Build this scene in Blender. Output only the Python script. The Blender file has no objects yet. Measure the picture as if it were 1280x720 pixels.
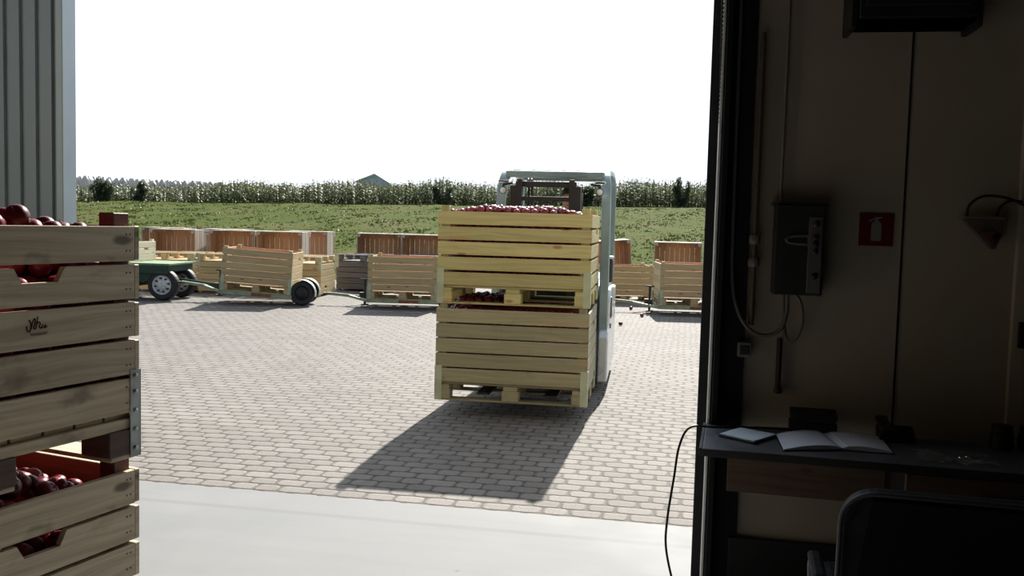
import bpy, math, random
from math import sin, cos, pi, radians as R, atan2, sqrt, hypot
from mathutils import Matrix, Vector
rnd = random.Random(7)
SC = bpy.context.scene
COL = SC.collection

# ------------------------------------------------------------------ node helpers
class NT:
    def __init__(s, nt): s.nt = nt
    def n(s, typ, **kw):
        x = s.nt.nodes.new(typ)
        for k, v in kw.items(): setattr(x, k, v)
        return x
    def l(s, a, b): s.nt.links.new(a, b)
    def put(s, sock, val):
        if hasattr(val, 'is_output'): s.l(val, sock)
        elif val is not None: sock.default_value = val
    def m(s, op, a, b=None, c=None, clamp=False):
        x = s.n('ShaderNodeMath', operation=op, use_clamp=clamp)
        s.put(x.inputs[0], a)
        if b is not None: s.put(x.inputs[1], b)
        if c is not None: s.put(x.inputs[2], c)
        return x.outputs[0]
    def mix(s, fac, a, b, mode='MIX'):
        x = s.n('ShaderNodeMix', data_type='RGBA', blend_type=mode)
        s.put(x.inputs[0], fac); s.put(x.inputs[6], a); s.put(x.inputs[7], b)
        return x.outputs[2]
    def noise(s, vec, scale, detail=3, rough=.55, out=0):
        x = s.n('ShaderNodeTexNoise'); s.put(x.inputs['Vector'], vec)
        x.inputs['Scale'].default_value = scale; x.inputs['Detail'].default_value = detail
        x.inputs['Roughness'].default_value = rough
        return x.outputs[out]
    def step(s, v, lo, hi, a=0., b=1.):
        x = s.n('ShaderNodeMapRange', interpolation_type='SMOOTHSTEP')
        s.put(x.inputs[0], v); s.put(x.inputs[1], lo); s.put(x.inputs[2], hi)
        x.inputs[3].default_value = a; x.inputs[4].default_value = b
        return x.outputs[0]
    def xyz(s, x, y, z=0.):
        c = s.n('ShaderNodeCombineXYZ')
        for i, v in enumerate((x, y, z)): s.put(c.inputs[i], v)
        return c.outputs[0]
    def sep(s, v):
        c = s.n('ShaderNodeSeparateXYZ'); s.put(c.inputs[0], v); return c.outputs
    def bump(s, h, strength, dist):
        b = s.n('ShaderNodeBump'); b.inputs['Strength'].default_value = strength
        b.inputs['Distance'].default_value = dist; s.put(b.inputs['Height'], h); return b.outputs[0]

def c4(c): return (c[0], c[1], c[2], 1.)
MATS = {}
def newmat(name):
    m = bpy.data.materials.new(name); m.use_nodes = True
    nt = NT(m.node_tree); b = m.node_tree.nodes['Principled BSDF']
    MATS[name] = m
    return m, nt, b

def plain(name, col, rough=.6, metal=0., var=.12, scale=6., spec=.5, bump=0., coat=0.):
    m, t, b = newmat(name)
    co = t.n('ShaderNodeTexCoord').outputs['Object']
    n = t.noise(co, scale, 4)
    v = t.step(n, .3, .7, 1 - var, 1 + var)
    t.put(b.inputs['Base Color'], t.mix(1., c4(col), t.xyz(v, v, v), 'MULTIPLY'))
    r = t.step(n, .3, .7, max(.03, rough - .07), min(1, rough + .07))
    t.put(b.inputs['Roughness'], r)
    b.inputs['Metallic'].default_value = metal
    b.inputs['Specular IOR Level'].default_value = spec
    b.inputs['Coat Weight'].default_value = coat
    if bump: t.put(b.inputs['Normal'], t.bump(t.noise(co, scale * 12, 3), bump, .003))
    return m

def wood(name, light, dark, knot, stain=.0, spec=.5, streak=0.):
    """UV in metres: u along the grain, v across; 'tint' varies per board."""
    m, t, b = newmat(name)
    uv = t.n('ShaderNodeUVMap').outputs[0]
    u, v, _ = t.sep(uv)
    wav = t.noise(t.xyz(t.m('MULTIPLY', u, 1.1), t.m('MULTIPLY', v, 5.)), 1., 2)
    gv = t.m('ADD', t.m('MULTIPLY', v, 46.), t.m('MULTIPLY', wav, 5.))
    g = t.noise(t.xyz(t.m('MULTIPLY', u, 1.6), gv), 1., 4, .6)
    col = t.mix(t.step(g, .32, .68), c4(light), c4(dark))
    k = t.n('ShaderNodeTexVoronoi'); k.inputs['Scale'].default_value = 1.
    t.put(k.inputs['Vector'], t.xyz(t.m('MULTIPLY', u, 3.1), t.m('MULTIPLY', v, 7.5)))
    kd = t.m('ADD', k.outputs['Distance'], t.m('MULTIPLY', t.m('SUBTRACT', t.noise(uv, 60., 2), .5), .06))
    col = t.mix(t.step(kd, .06, .16, .85, 0.), col, c4(knot))
    if stain:
        s1 = t.noise(t.xyz(t.m('MULTIPLY', u, 5.), t.m('MULTIPLY', v, 7.)), 1., 3)
        col = t.mix(t.step(s1, .56, .74, 0., stain), col, c4([x * .35 for x in dark]))
    if streak:
        s2 = t.noise(t.xyz(t.m('MULTIPLY', u, 1.3), t.m('MULTIPLY', v, 9.), 3.7), 1., 2)
        col = t.mix(t.step(s2, .60, .70, 0., streak), col, c4((.42, .235, .10)))
    at = t.n('ShaderNodeAttribute', attribute_name='tint').outputs['Fac']
    col = t.mix(1., col, t.xyz(at, at, at), 'MULTIPLY')
    t.put(b.inputs['Base Color'], col)
    b.inputs['Roughness'].default_value = .62
    b.inputs['Specular IOR Level'].default_value = spec
    t.put(b.inputs['Normal'], t.bump(g, .35, .002))
    return m

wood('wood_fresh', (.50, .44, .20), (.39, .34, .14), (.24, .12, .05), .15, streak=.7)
wood('wood_fresh_shade', (.325, .295, .18), (.245, .22, .13), (.22, .13, .07), .3, streak=.25)  # fresh wood darkened and greyed to paint in the upper crate's shade
wood('wood_fresh_in', (.42, .30, .15), (.30, .19, .09), (.16, .08, .04), .1)
wood('wood_shop', (.62, .51, .355), (.42, .33, .215), (.09, .06, .04), .75)
wood('wood_shop_in', (.58, .22, .11), (.44, .15, .07), (.10, .05, .03), .3)
wood('wood_tan', (.54, .415, .215), (.42, .315, .16), (.22, .12, .06), .15)
wood('wood_post', (.22, .075, .05), (.15, .05, .035), (.08, .03, .02), .3)
wood('wood_red_in', (.66, .38, .225), (.46, .26, .155), (.20, .09, .05), .3)
wood('wood_block', (.11, .06, .04), (.07, .04, .03), (.04, .03, .02), .3)
wood('wood_grey', (.50, .43, .36), (.36, .30, .245), (.12, .09, .07), .3)
wood('wood_dark', (.17, .15, .145), (.10, .09, .09), (.05, .045, .04), .3)
wood('wood_pale', (.74, .66, .50), (.62, .53, .38), (.36, .24, .14), .1)
wood('desk_board', (.115, .07, .042), (.08, .046, .028), (.06, .03, .02), .2)
plain('galv', (.40, .43, .41), .45, .6, .2, 14)
plain('bracket_green', (.40, .43, .30), .6, .1, .15, 9)
plain('green_steel', (.30, .34, .23), .6, .1, .2, 9)
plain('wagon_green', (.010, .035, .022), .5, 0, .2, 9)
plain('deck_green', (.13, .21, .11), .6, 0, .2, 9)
plain('rust', (.30, .11, .05), .8, .2, .35, 20)
plain('dark_steel', (.05, .047, .04), .6, .3, .2, 12)
plain('rubber', (.018, .018, .019), .62, 0, .2, 30)
plain('rim_grey', (.58, .59, .58), .45, .4, .15, 20)
plain('guard_grey', (.27, .35, .36), .35, .25, .1, 5)
plain('silver_paint', (.56, .60, .62), .32, .3, .06, 4, coat=.3)
plain('mast_black', (.018, .020, .020), .6, 0., .2, 10)
plain('black_plastic', (.012, .012, .013), .45, 0, .15, 10)
plain('chrome', (.75, .76, .77), .18, 1., .05, 10)
plain('lamp_lens', (.85, .86, .85), .15, 0, .03, 10)
plain('roof_sheet', (.50, .58, .68), .5, 0, .08, .4)
plain('barn_wall', (.46, .58, .74), .7, 0, .1, .4)
plain('clad_grey', (.125, .155, .178), .45, .2, .07, 2.)
plain('clad_trim', (.19, .235, .265), .4, .2, .07, 2.)
plain('door_panel_paint', (.46, .40, .31), .6, 0, .1, .9, .3)
plain('wall_panel', (.38, .335, .265), .6, 0, .1, .9, .3)
plain('wall_room', (.22, .20, .18), .8, 0, .1, .6, .2)
plain('ceiling_panel', (.22, .21, .20), .8, 0, .1, .6, .2)
plain('jamb_metal', (.74, .74, .68), .5, 0, .1, 3)
plain('dark_seal', (.010, .010, .012), .7, 0, .2, 5, .3)
plain('edge_glint', (.92, .92, .92), .25, 0., .05, 5)  # near-white colour paints in the bright reflection along the metal jamb edge
plain('desk_top', (.11, .115, .13), .42, 0, .12, 6, .5)
plain('desk_edge', (.015, .014, .014), .5, 0, .12, 6)
plain('paper', (.84, .87, .98), .7, 0, .03, 8, .3)
plain('paper_blue', (.74, .88, .97), .55, 0, .04, 8, .3)
plain('sign_red', (.125, .004, .008), .5, 0, .06, 8, .3)
plain('sign_white', (.27, .26, .24), .5, 0, .04, 8, .3)
plain('box_grey', (.022, .0225, .024), .55, 0, .1, 8, .3)
plain('strip_grey', (.10, .10, .10), .5, 0, .1, 8, .3)
plain('button_red', (.07, .012, .014), .5, 0, .05, 8)
plain('cable_grey', (.11, .105, .095), .6, 0, .1, 8)
plain('conduit_paint', (.20, .175, .14), .6, 0, .1, 8)
plain('cable_black', (.012, .012, .012), .6, 0, .1, 8)
plain('connector_grey', (.15, .15, .145), .5, 0, .1, 20)
plain('bracket_brown', (.09, .07, .055), .6, 0, .1, 20)
plain('bracket_red', (.075, .03, .028), .5, 0, .1, 20)
plain('leather_black', (.004, .004, .0045), .7, 0, .15, 30, .25)
plain('piping_grey', (.05, .05, .052), .5, 0, .1, 20)
plain('skin', (.46, .25, .18), .55, 0, .06, 20)
plain('hair', (.02, .014, .011), .6, 0, .2, 40)
plain('shirt', (.05, .06, .09), .85, 0, .15, 12)
plain('trousers', (.03, .035, .05), .85, 0, .15, 12)
plain('eye_white', (.75, .73, .70), .3, 0, .02, 5)
plain('stamp_ink', (.035, .026, .02), .9, 0, .3, 60, .1)
plain('nail_steel', (.06, .05, .045), .6, .5, .3, 60)
plain('clear_film', (.16, .165, .17), .25, 0, .1, 10)

def apple_mat(name, a, bcol, flesh):
    m, t, b = newmat(name)
    co = t.n('ShaderNodeTexCoord').outputs['Object']
    ob = t.n('ShaderNodeObjectInfo').outputs['Random']
    x, y, z = t.sep(co)
    st = t.noise(t.xyz(t.m('MULTIPLY', t.m('ARCTAN2', y, x), 3.), t.m('MULTIPLY', z, 18.), ob), 2.5, 3)
    col = t.mix(t.step(st, .35, .7), c4(a), c4(bcol))
    sp = t.n('ShaderNodeTexVoronoi'); sp.inputs['Scale'].default_value = 220.
    t.put(sp.inputs['Vector'], co)
    col = t.mix(t.step(sp.outputs['Distance'], .12, .22, .5, 0.), col, c4(flesh))
    va = t.step(ob, 0., 1., .6, 1.3)
    col = t.mix(1., col, t.xyz(va, va, va), 'MULTIPLY')
    t.put(b.inputs['Base Color'], col)
    b.inputs['Roughness'].default_value = .33
    b.inputs['Specular IOR Level'].default_value = .5
    return m
apple_mat('apple_red', (.22, .013, .03), (.10, .007, .022), (.50, .2, .16))
plain('apple_stem', (.10, .06, .03), .8)

# pavers: running bond of rounded concrete stones
m, t, b = newmat('pavers')
co = t.n('ShaderNodeTexCoord').outputs['Object']
x, y, _ = t.sep(co)
w_, h_, j_, r_ = .165, .118, .0045, .034
wob = t.m('MULTIPLY', t.m('SUBTRACT', t.noise(co, 9., 2), .5), .016)
V = t.m('DIVIDE', t.m('ADD', y, wob), h_); row = t.m('FLOOR', V); fv = t.m('SUBTRACT', V, row)
X = t.m('ADD', t.m('DIVIDE', t.m('ADD', x, wob), w_), t.m('MULTIPLY', row, .5)); X = t.m('ADD', X, t.m('MULTIPLY', t.m('SUBTRACT', t.noise(t.xyz(t.m('MULTIPLY', X, .8), t.m('MULTIPLY', row, 7.31)), 1., 0), .5), .55)); cl = t.m('FLOOR', X); fu = t.m('SUBTRACT', X, cl)
qx = t.m('SUBTRACT', t.m('ABSOLUTE', t.m('MULTIPLY', t.m('SUBTRACT', fu, .5), w_)), w_ / 2 - j_ - r_)
qy = t.m('SUBTRACT', t.m('ABSOLUTE', t.m('MULTIPLY', t.m('SUBTRACT', fv, .5), h_)), h_ / 2 - j_ - r_)
mx = t.m('MAXIMUM', qx, 0.); my = t.m('MAXIMUM', qy, 0.)
d = t.m('SUBTRACT', t.m('SQRT', t.m('ADD', t.m('MULTIPLY', mx, mx), t.m('MULTIPLY', my, my))), r_)
wn = t.n('ShaderNodeTexWhiteNoise', noise_dimensions='2D'); t.put(wn.inputs['Vector'], t.xyz(cl, row))
base = t.mix(wn.outputs['Value'], c4((.132, .120, .109)), c4((.170, .157, .145)))
fine = t.noise(co, 60., 3); big = t.noise(co, .6, 3)
bv = t.m('MULTIPLY', t.step(fine, .25, .75, .86, 1.12), t.step(big, .3, .7, .9, 1.08))
base = t.mix(1., base, t.xyz(bv, bv, bv), 'MULTIPLY')
jm = t.step(d, -.004, .004)
col = t.mix(jm, base, c4((.05, .044, .038)))
t.put(b.inputs['Base Color'], col)
b.inputs['Roughness'].default_value = .8
b.inputs['Specular IOR Level'].default_value = .3
hh = t.m('ADD', t.step(d, -.014, .003, 1., 0.), t.m('MULTIPLY', fine, .12))
t.put(b.inputs['Normal'], t.bump(hh, .8, .010))

# concrete apron / shed floor
m, t, b = newmat('concrete')
co = t.n('ShaderNodeTexCoord').outputs['Object']
x, y, _ = t.sep(co)
n1 = t.noise(co, 1.3, 5, .6); n2 = t.noise(co, 40., 3); n3 = t.noise(t.xyz(t.m('MULTIPLY', x, .6), t.m('MULTIPLY', y, 9.)), 1., 3)
col = t.mix(t.step(n1, .3, .7), c4((.168, .174, .180)), c4((.205, .209, .212)))
col = t.mix(t.step(n3, .4, .75, 0., .25), col, c4((.16, .16, .165)))
jd = t.m('ABSOLUTE', t.m('SUBTRACT', t.m('ADD', y, t.m('MULTIPLY', n1, .01)), .62))
col = t.mix(t.step(jd, .015, .035, .35, 0.), col, c4((.13, .13, .135)))
spots = t.n('ShaderNodeTexVoronoi'); spots.inputs['Scale'].default_value = 1.7; t.put(spots.inputs['Vector'], co)
col = t.mix(t.step(spots.outputs['Distance'], .015, .04, .6, 0.), col, c4((.08, .08, .075)))
t.put(b.inputs['Base Color'], col)
t.put(b.inputs['Roughness'], t.step(n1, .3, .7, .62, .75))
b.inputs['Specular IOR Level'].default_value = .15
t.put(b.inputs['Normal'], t.bump(n2, .15, .002))

# grass bank
m, t, b = newmat('turf')
co = t.n('ShaderNodeTexCoord').outputs['Object']
n1 = t.noise(co, .35, 4); n2 = t.noise(co, 2.2, 4, .65); n3 = t.noise(co, 9., 3, .7)
col = t.mix(t.step(n2, .35, .65), c4((.042, .060, .0085)), c4((.058, .077, .012)))
col = t.mix(t.step(n1, .45, .7, 0., .55), col, c4((.10, .085, .036)))
col = t.mix(t.step(n3, .52, .74, 0., .2), col, c4((.045, .055, .015)))
t.put(b.inputs['Base Color'], col)
b.inputs['Roughness'].default_value = .9
b.inputs['Specular IOR Level'].default_value = .02
t.put(b.inputs['Normal'], t.bump(n3, .12, .03))

def leafmat(name, c1, c2, trans):
    m, t, b = newmat(name)
    co = t.n('ShaderNodeTexCoord').outputs['Object']
    n = t.noise(co, 2.3, 3, .7)
    col = t.mix(t.step(n, .35, .65), c4(c1), c4(c2))
    t.put(b.inputs['Base Color'], col); b.inputs['Roughness'].default_value = .55
    tr = t.n('ShaderNodeBsdfTranslucent'); t.put(tr.inputs[0], col)
    mx = t.n('ShaderNodeMixShader'); mx.inputs[0].default_value = trans
    t.l(b.outputs[0], mx.inputs[1]); t.l(tr.outputs[0], mx.inputs[2])
    t.l(mx.outputs[0], m.node_tree.nodes['Material Output'].inputs[0])
    return m
leafmat('corn_leaf', (.08, .10, .038), (.135, .155, .07), .4)
leafmat('corn_tassel', (.16, .14, .075), (.2, .17, .1), .2)
leafmat('bush_leaf', (.04, .055, .03), (.07, .09, .042), .3)
leafmat('grass_blade', (.05, .066, .012), (.072, .088, .018), .25)
leafmat('forest_leaf_haze', (.075, .10, .105), (.09, .115, .12), .1)  # blue-grey leaf colour has some of the distance haze painted in
plain('bark', (.10, .08, .06), .9)

# ------------------------------------------------------------------ mesh builder
class MB:
    def __init__(s): s.v = []; s.f = []; s.mi = []; s.uv = []; s.ti = []
    def add(s, vs, fs, mi=0, uvs=None, tint=1., M=None):
        o = len(s.v)
        for p in vs:
            p = Vector(p)
            if M is not None: p = M @ p
            s.v.append(p[:])
        for i, f in enumerate(fs):
            s.f.append([o + k for k in f]); s.mi.append(mi[i] if isinstance(mi, list) else mi)
            s.uv.append(uvs[i] if uvs else [(0, 0)] * len(f)); s.ti.append(tint)
    def box(s, c, sz, mi=0, M=None, g=0, inner=None, tint=None, rng=None):
        """inner=(axis,sign): that face takes material slot 1."""
        rng = rng or rnd
        hx, hy, hz = sz[0] / 2, sz[1] / 2, sz[2] / 2
        P = [(c[0] + a * hx, c[1] + b_ * hy, c[2] + d_ * hz) for d_ in (-1, 1) for b_ in (-1, 1) for a in (-1, 1)]
        F = [(0, 4, 6, 2), (1, 3, 7, 5), (0, 1, 5, 4), (2, 6, 7, 3), (0, 2, 3, 1), (4, 5, 7, 6)]
        ax = [0, 0, 1, 1, 2, 2]; sg = [-1, 1] * 3
        ou, ov = rng.uniform(0, 50), rng.uniform(0, 50)
        uvs = []; mis = []
        for i, f in enumerate(F):
            oth = [a for a in (0, 1, 2) if a != ax[i]]
            if g in oth: ua = g; va = [a for a in oth if a != g][0]
            else: ua, va = oth
            uvs.append([(P[k][ua] + ou, P[k][va] + ov) for k in f])
            mis.append(1 if inner and inner == (ax[i], sg[i]) else mi)
        s.add(P, F, mis, uvs, rng.uniform(.82, 1.14) if tint is None else tint, M)
    def prism(s, pts, fn, a, b, mi=0, g=0, tint=None, M=None):
        """closed polygon pts (2d) extruded between a and b; fn(p,q,t)->xyz"""
        n = len(pts)
        vs = [fn(p[0], p[1], a) for p in pts] + [fn(p[0], p[1], b) for p in pts]
        fs = [tuple(range(n))[::-1], tuple(range(n, 2 * n))] + [(i, (i + 1) % n, n + (i + 1) % n, n + i) for i in range(n)]
        ou, ov = rnd.uniform(0, 50), rnd.uniform(0, 50)
        uu = [(p[0] + ou, p[1] + ov) for p in pts]
        uvs = [uu[::-1], uu] + [[uu[i], uu[(i + 1) % n], uu[(i + 1) % n], uu[i]] for i in range(n)]
        s.add(vs, fs, mi, uvs, rnd.uniform(.85, 1.1) if tint is None else tint, M)
    def tube(s, pts, r, n=8, mi=0, M=None, closed=False):
        pts = [Vector(p) for p in pts]; k = len(pts); rings = []
        up = None
        for i, p in enumerate(pts):
            if closed: d = (pts[(i + 1) % k] - pts[i - 1])
            else: d = pts[min(i + 1, k - 1)] - pts[max(i - 1, 0)]
            d.normalize()
            if up is None: up = Vector((0, 0, 1)) if abs(d.z) < .9 else Vector((1, 0, 0))
            a = d.cross(up).normalized(); bb = a.cross(d).normalized(); up = bb
            rr = r[i] if isinstance(r, (list, tuple)) else r
            rings.append([p + a * rr * cos(2 * pi * q / n) + bb * rr * sin(2 * pi * q / n) for q in range(n)])
        vs = [q for ring in rings for q in ring]; fs = []
        for i in range(k if closed else k - 1):
            i2 = (i + 1) % k
            for q in range(n): fs.append((i * n + q, i * n + (q + 1) % n, i2 * n + (q + 1) % n, i2 * n + q))
        if not closed: fs += [tuple(range(n))[::-1], tuple((k - 1) * n + q for q in range(n))]
        s.add(vs, fs, mi, None, 1., M)
    def sweep(s, pts, w, h, side, mi=0, M=None):
        """rectangular bar w (along side) by h swept along pts"""
        pts = [Vector(p) for p in pts]; side = Vector(side).normalized(); k = len(pts); vs = []
        for i, p in enumerate(pts):
            d = (pts[min(i + 1, k - 1)] - pts[max(i - 1, 0)]).normalized()
            nn = d.cross(side).normalized()
            for a, bb in ((-1, -1), (1, -1), (1, 1), (-1, 1)): vs.append(p + side * a * w / 2 + nn * bb * h / 2)
        fs = []
        for i in range(k - 1):
            for q in range(4): fs.append((i * 4 + q, i * 4 + (q + 1) % 4, i * 4 + 4 + (q + 1) % 4, i * 4 + 4 + q))
        fs += [(3, 2, 1, 0), tuple((k - 1) * 4 + q for q in range(4))]
        s.add(vs, fs, mi, None, 1., M)
    def lathe(s, prof, n=16, mi=0, M=None, caps=True):
        """profile (r,z) around local z"""
        k = len(prof); vs = [(r * cos(2 * pi * q / n), r * sin(2 * pi * q / n), z) for r, z in prof for q in range(n)]
        fs = []
        for i in range(k - 1):
            for q in range(n): fs.append((i * n + q, i * n + (q + 1) % n, (i + 1) * n + (q + 1) % n, (i + 1) * n + q))
        if caps: fs += [tuple(range(n))[::-1], tuple((k - 1) * n + q for q in range(n))]
        s.add(vs, fs, mi, None, 1., M)
    def mesh(s, name, mats):
        me = bpy.data.meshes.new(name); me.from_pydata(s.v, [], s.f); me.validate(clean_customdata=False)
        for mt in (mats if isinstance(mats, (list, tuple)) else [mats]): me.materials.append(MATS[mt])
        if len(me.polygons) == len(s.f):
            me.polygons.foreach_set('material_index', s.mi)
            ul = me.uv_layers.new(name='UVMap')
            ul.data.foreach_set('uv', [c for f in s.uv for p in f for c in p])
            at = me.attributes.new('tint', 'FLOAT', 'FACE'); at.data.foreach_set('value', s.ti)
        me.update()
        return me
    def build(s, name, mats, parent=None, bevel=0., smooth=False, seg=2, sub=0):
        o = link(name, s.mesh(name, mats), parent)
        if smooth:
            o.data.polygons.foreach_set('use_smooth', [True] * len(o.data.polygons))
        if bevel:
            md = o.modifiers.new('bevel', 'BEVEL'); md.width = bevel; md.segments = seg
            md.limit_method = 'ANGLE'; md.angle_limit = R(40)
        if sub:
            md = o.modifiers.new('sub', 'SUBSURF'); md.levels = md.render_levels = sub
        return o

def link(name, data, parent=None):
    o = bpy.data.objects.new(name, data); COL.objects.link(o)
    if parent is not None: o.parent = parent
    return o
def tag(o, label=None, cat=None, group=None, kind=None):
    if label: o['label'] = label
    if cat: o['category'] = cat
    if group: o['group'] = group
    if kind: o['kind'] = kind
    return o
def thing(name, label, cat, loc=(0, 0, 0), rz=0., group=None):
    o = link(name, None); o.empty_display_size = .1
    o.location = loc; o.rotation_euler = (0, 0, rz)
    return tag(o, label, cat, group)
def copy_tree(o, parent=None):
    c = o.copy(); COL.objects.link(c)
    if parent is not None: c.parent = parent
    for ch in list(o.children): copy_tree(ch, c)
    return c
def at_matrix(o, M):
    o.location = M.to_translation(); o.rotation_euler = M.to_euler()
def RZ(a): return Matrix.Rotation(a, 4, 'Z')
def RX(a): return Matrix.Rotation(a, 4, 'X')
def RY(a): return Matrix.Rotation(a, 4, 'Y')
def T(*p): return Matrix.Translation(Vector(p))
def struct(o): o['kind'] = 'structure'; return o
def smoothpath(pts, n=6):
    """Catmull-Rom through pts"""
    P = [Vector(p) for p in pts]; P = [P[0]] + P + [P[-1]]; out = []
    for i in range(1, len(P) - 2):
        for k in range(n):
            u = k / n; a, b_, c, d_ = P[i - 1], P[i], P[i + 1], P[i + 2]
            out.append(.5 * ((2 * b_) + (c - a) * u + (2 * a - 5 * b_ + 4 * c - d_) * u * u + (3 * b_ - a - 3 * c + d_) * u ** 3))
    out.append(P[-2]); return out

# ------------------------------------------------------------------ camera, sky, sun
YAW = R(10.5)                       # the shed's front wall is turned this much
def gz(y): return max(0., y - 5.) * .001   # the yard climbs very gently away from the shed
cam = bpy.data.cameras.new('camera'); cam.sensor_width = 36.; cam.lens = 36 * 1162 / 1280; cam.clip_end = 3000
co_ = link('camera', cam); co_.matrix_world = T(0, 0, 1.53) @ RX(R(90 - 3.99)) @ RZ(R(1.52))
SC.camera = co_

SUNV = Vector((-.40, -2.02, -1.60)).normalized()
wd = bpy.data.worlds.new('world'); SC.world = wd; wd.use_nodes = True
t = NT(wd.node_tree); bg = wd.node_tree.nodes['Background']
sky = t.n('ShaderNodeTexSky', sky_type='NISHITA'); sky.sun_disc = False
sky.sun_elevation = R(38.2); sky.sun_rotation = R(12.); sky.air_density = 1.2; sky.dust_density = 4.; sky.ozone_density = 1.; sky.altitude = 100
dv = t.n('ShaderNodeTexCoord').outputs['Generated']
gl = Vector((sin(R(6)) * cos(R(10)), cos(R(6)) * cos(R(10)), sin(R(10))))
dp = t.n('ShaderNodeVectorMath', operation='DOT_PRODUCT'); t.put(dp.inputs[0], dv); dp.inputs[1].default_value = gl
nm = t.n('ShaderNodeVectorMath', operation='LENGTH'); t.put(nm.inputs[0], dv)
fac = t.step(t.m('DIVIDE', dp.outputs['Value'], nm.outputs['Value']), -.30, .62)
# a hazy summer sky: pale blue overhead, white round the sun's side
hz = t.mix(.25, sky.outputs[0], c4((2.2, 2.6, 3.1)))
mixd = t.mix(fac, t.mix(1., hz, c4((.14, .14, .14)), 'MULTIPLY'), c4((1.20, 1.32, 1.48)))
t.put(bg.inputs[0], mixd); bg.inputs[1].default_value = 1.
sl = bpy.data.lights.new('sun', 'SUN'); sl.energy = 11.; sl.angle = R(.6); sl.color = (1., .95, .86)
so = link('sun', sl); so.rotation_euler = (-SUNV).to_track_quat('Z', 'Y').to_euler(); so.location = (3, 20, 20)
SC.view_settings.view_transform = 'Standard'; SC.view_settings.look = 'None'
SC.view_settings.exposure = 0.; SC.view_settings.gamma = 1.; SC.view_settings.use_curve_mapping = False
SC.cycles.use_denoising = True
SC.cycles.max_bounces = 8; SC.cycles.diffuse_bounces = 5; SC.cycles.sample_clamp_indirect = 6.

# ------------------------------------------------------------------ building frame: u along the front wall, v outwards
J = Vector((.815, 3.757, 0)); UX = Vector((cos(YAW), -sin(YAW), 0)); VY = Vector((sin(YAW), cos(YAW), 0))
MBLD = T(*J) @ RZ(-YAW)
def bld(o): o.matrix_world = MBLD; return o
def up(u, v, z): return J + UX * u + VY * v + Vector((0, 0, z))

# floor: shed slab running out as an apron to the edge of the paving
fb = MB(); fb.box((-.5, -3.52, -.1), (14, 8.88, .2)); struct(bld(fb.build('floor', 'concrete')))
AP = .92                                  # apron edge (v)
yb = MB()
def yard_pt(u, v): p = up(u, v, 0); return (u, v, gz(p.y) - .004)
us = [-30 + 4 * i for i in range(16)]; vs_ = [AP + .002, 1.2, 3, 6, 9, 12, 15, 17, 18.6]
pv = [yard_pt(u, v) for v in vs_ for u in us]; nf = []
for i in range(len(vs_) - 1):
    for k in range(len(us) - 1): a = i * len(us) + k; nf.append((a, a + 1, a + len(us) + 1, a + len(us)))
yb.add(pv, nf); struct(bld(yb.build('ground_paving', 'pavers')))

# grass bank and the field behind it
def topz(x): return 2.56 + .0165 * x
def land(x, y):
    e = 23.2 + .10 * max(-25, min(25, x))
    a = min(1., max(0., (y - e) / 31.5)); s = a ** .85
    z = gz(min(y, 22)) - .03 + s * (topz(max(-60, min(60, x))) - .05)
    z += .05 * sin(x * .7 + y * .31) * min(1, max(0, (y - e) / 6)) * (1 if y < 58 else .3) + .04 * sin(x * 1.9 - y * .83) * min(1, max(0, (y - e) / 6)) * (1 if y < 58 else .2)
    z += .03 * min(34., max(0., y - 56.))
    return z - (.35 if y < e - 1.2 else 0)
gb = MB()
xs = [-90 + 1.5 * i for i in range(121)]; ys = [17 + .8 * i for i in range(54)] + [62, 70, 80, 100, 150, 250, 450, 900]
pv = [(x * (1 if y < 100 else y / 80.), y, land(x, y)) for y in ys for x in xs]; nf = []
for i in range(len(ys) - 1):
    for k in range(len(xs) - 1): a = i * len(xs) + k; nf.append((a, a + 1, a + len(xs) + 1, a + len(xs)))
gb.add(pv, nf); struct(gb.build('terrain_bank', 'turf', smooth=True))

tb = MB()                                  # tufts standing on the bank
for i in range(9000):
    y = 21.5 + 35 * rnd.random() ** 1.3; x = rnd.uniform(-.5, .24) * y * 1.05
    z = land(x, y)
    if y < 23.6 + .1 * x: continue
    for k in range(3):
        a = rnd.uniform(0, pi); h = rnd.uniform(.02, .06); w = rnd.uniform(.03, .08)
        dx, dy = cos(a) * w, sin(a) * w; lx, ly = rnd.uniform(-.06, .06), rnd.uniform(-.06, .06)
        px, py = x + rnd.uniform(-.1, .1), y + rnd.uniform(-.1, .1)
        tb.add([(px - dx, py - dy, z - .03), (px + dx, py + dy, z - .03), (px + lx, py + ly, z + h)], [(0, 1, 2)])
tag(tb.build('grass_tufts', 'grass_blade'), 'rough short grass growing over the green bank behind the crates', 'grass', kind='stuff')

q = MB(); q.box((0, 0, -.30), (1600, 1600, .1)); struct(q.build('ground_field', 'turf'))

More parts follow.
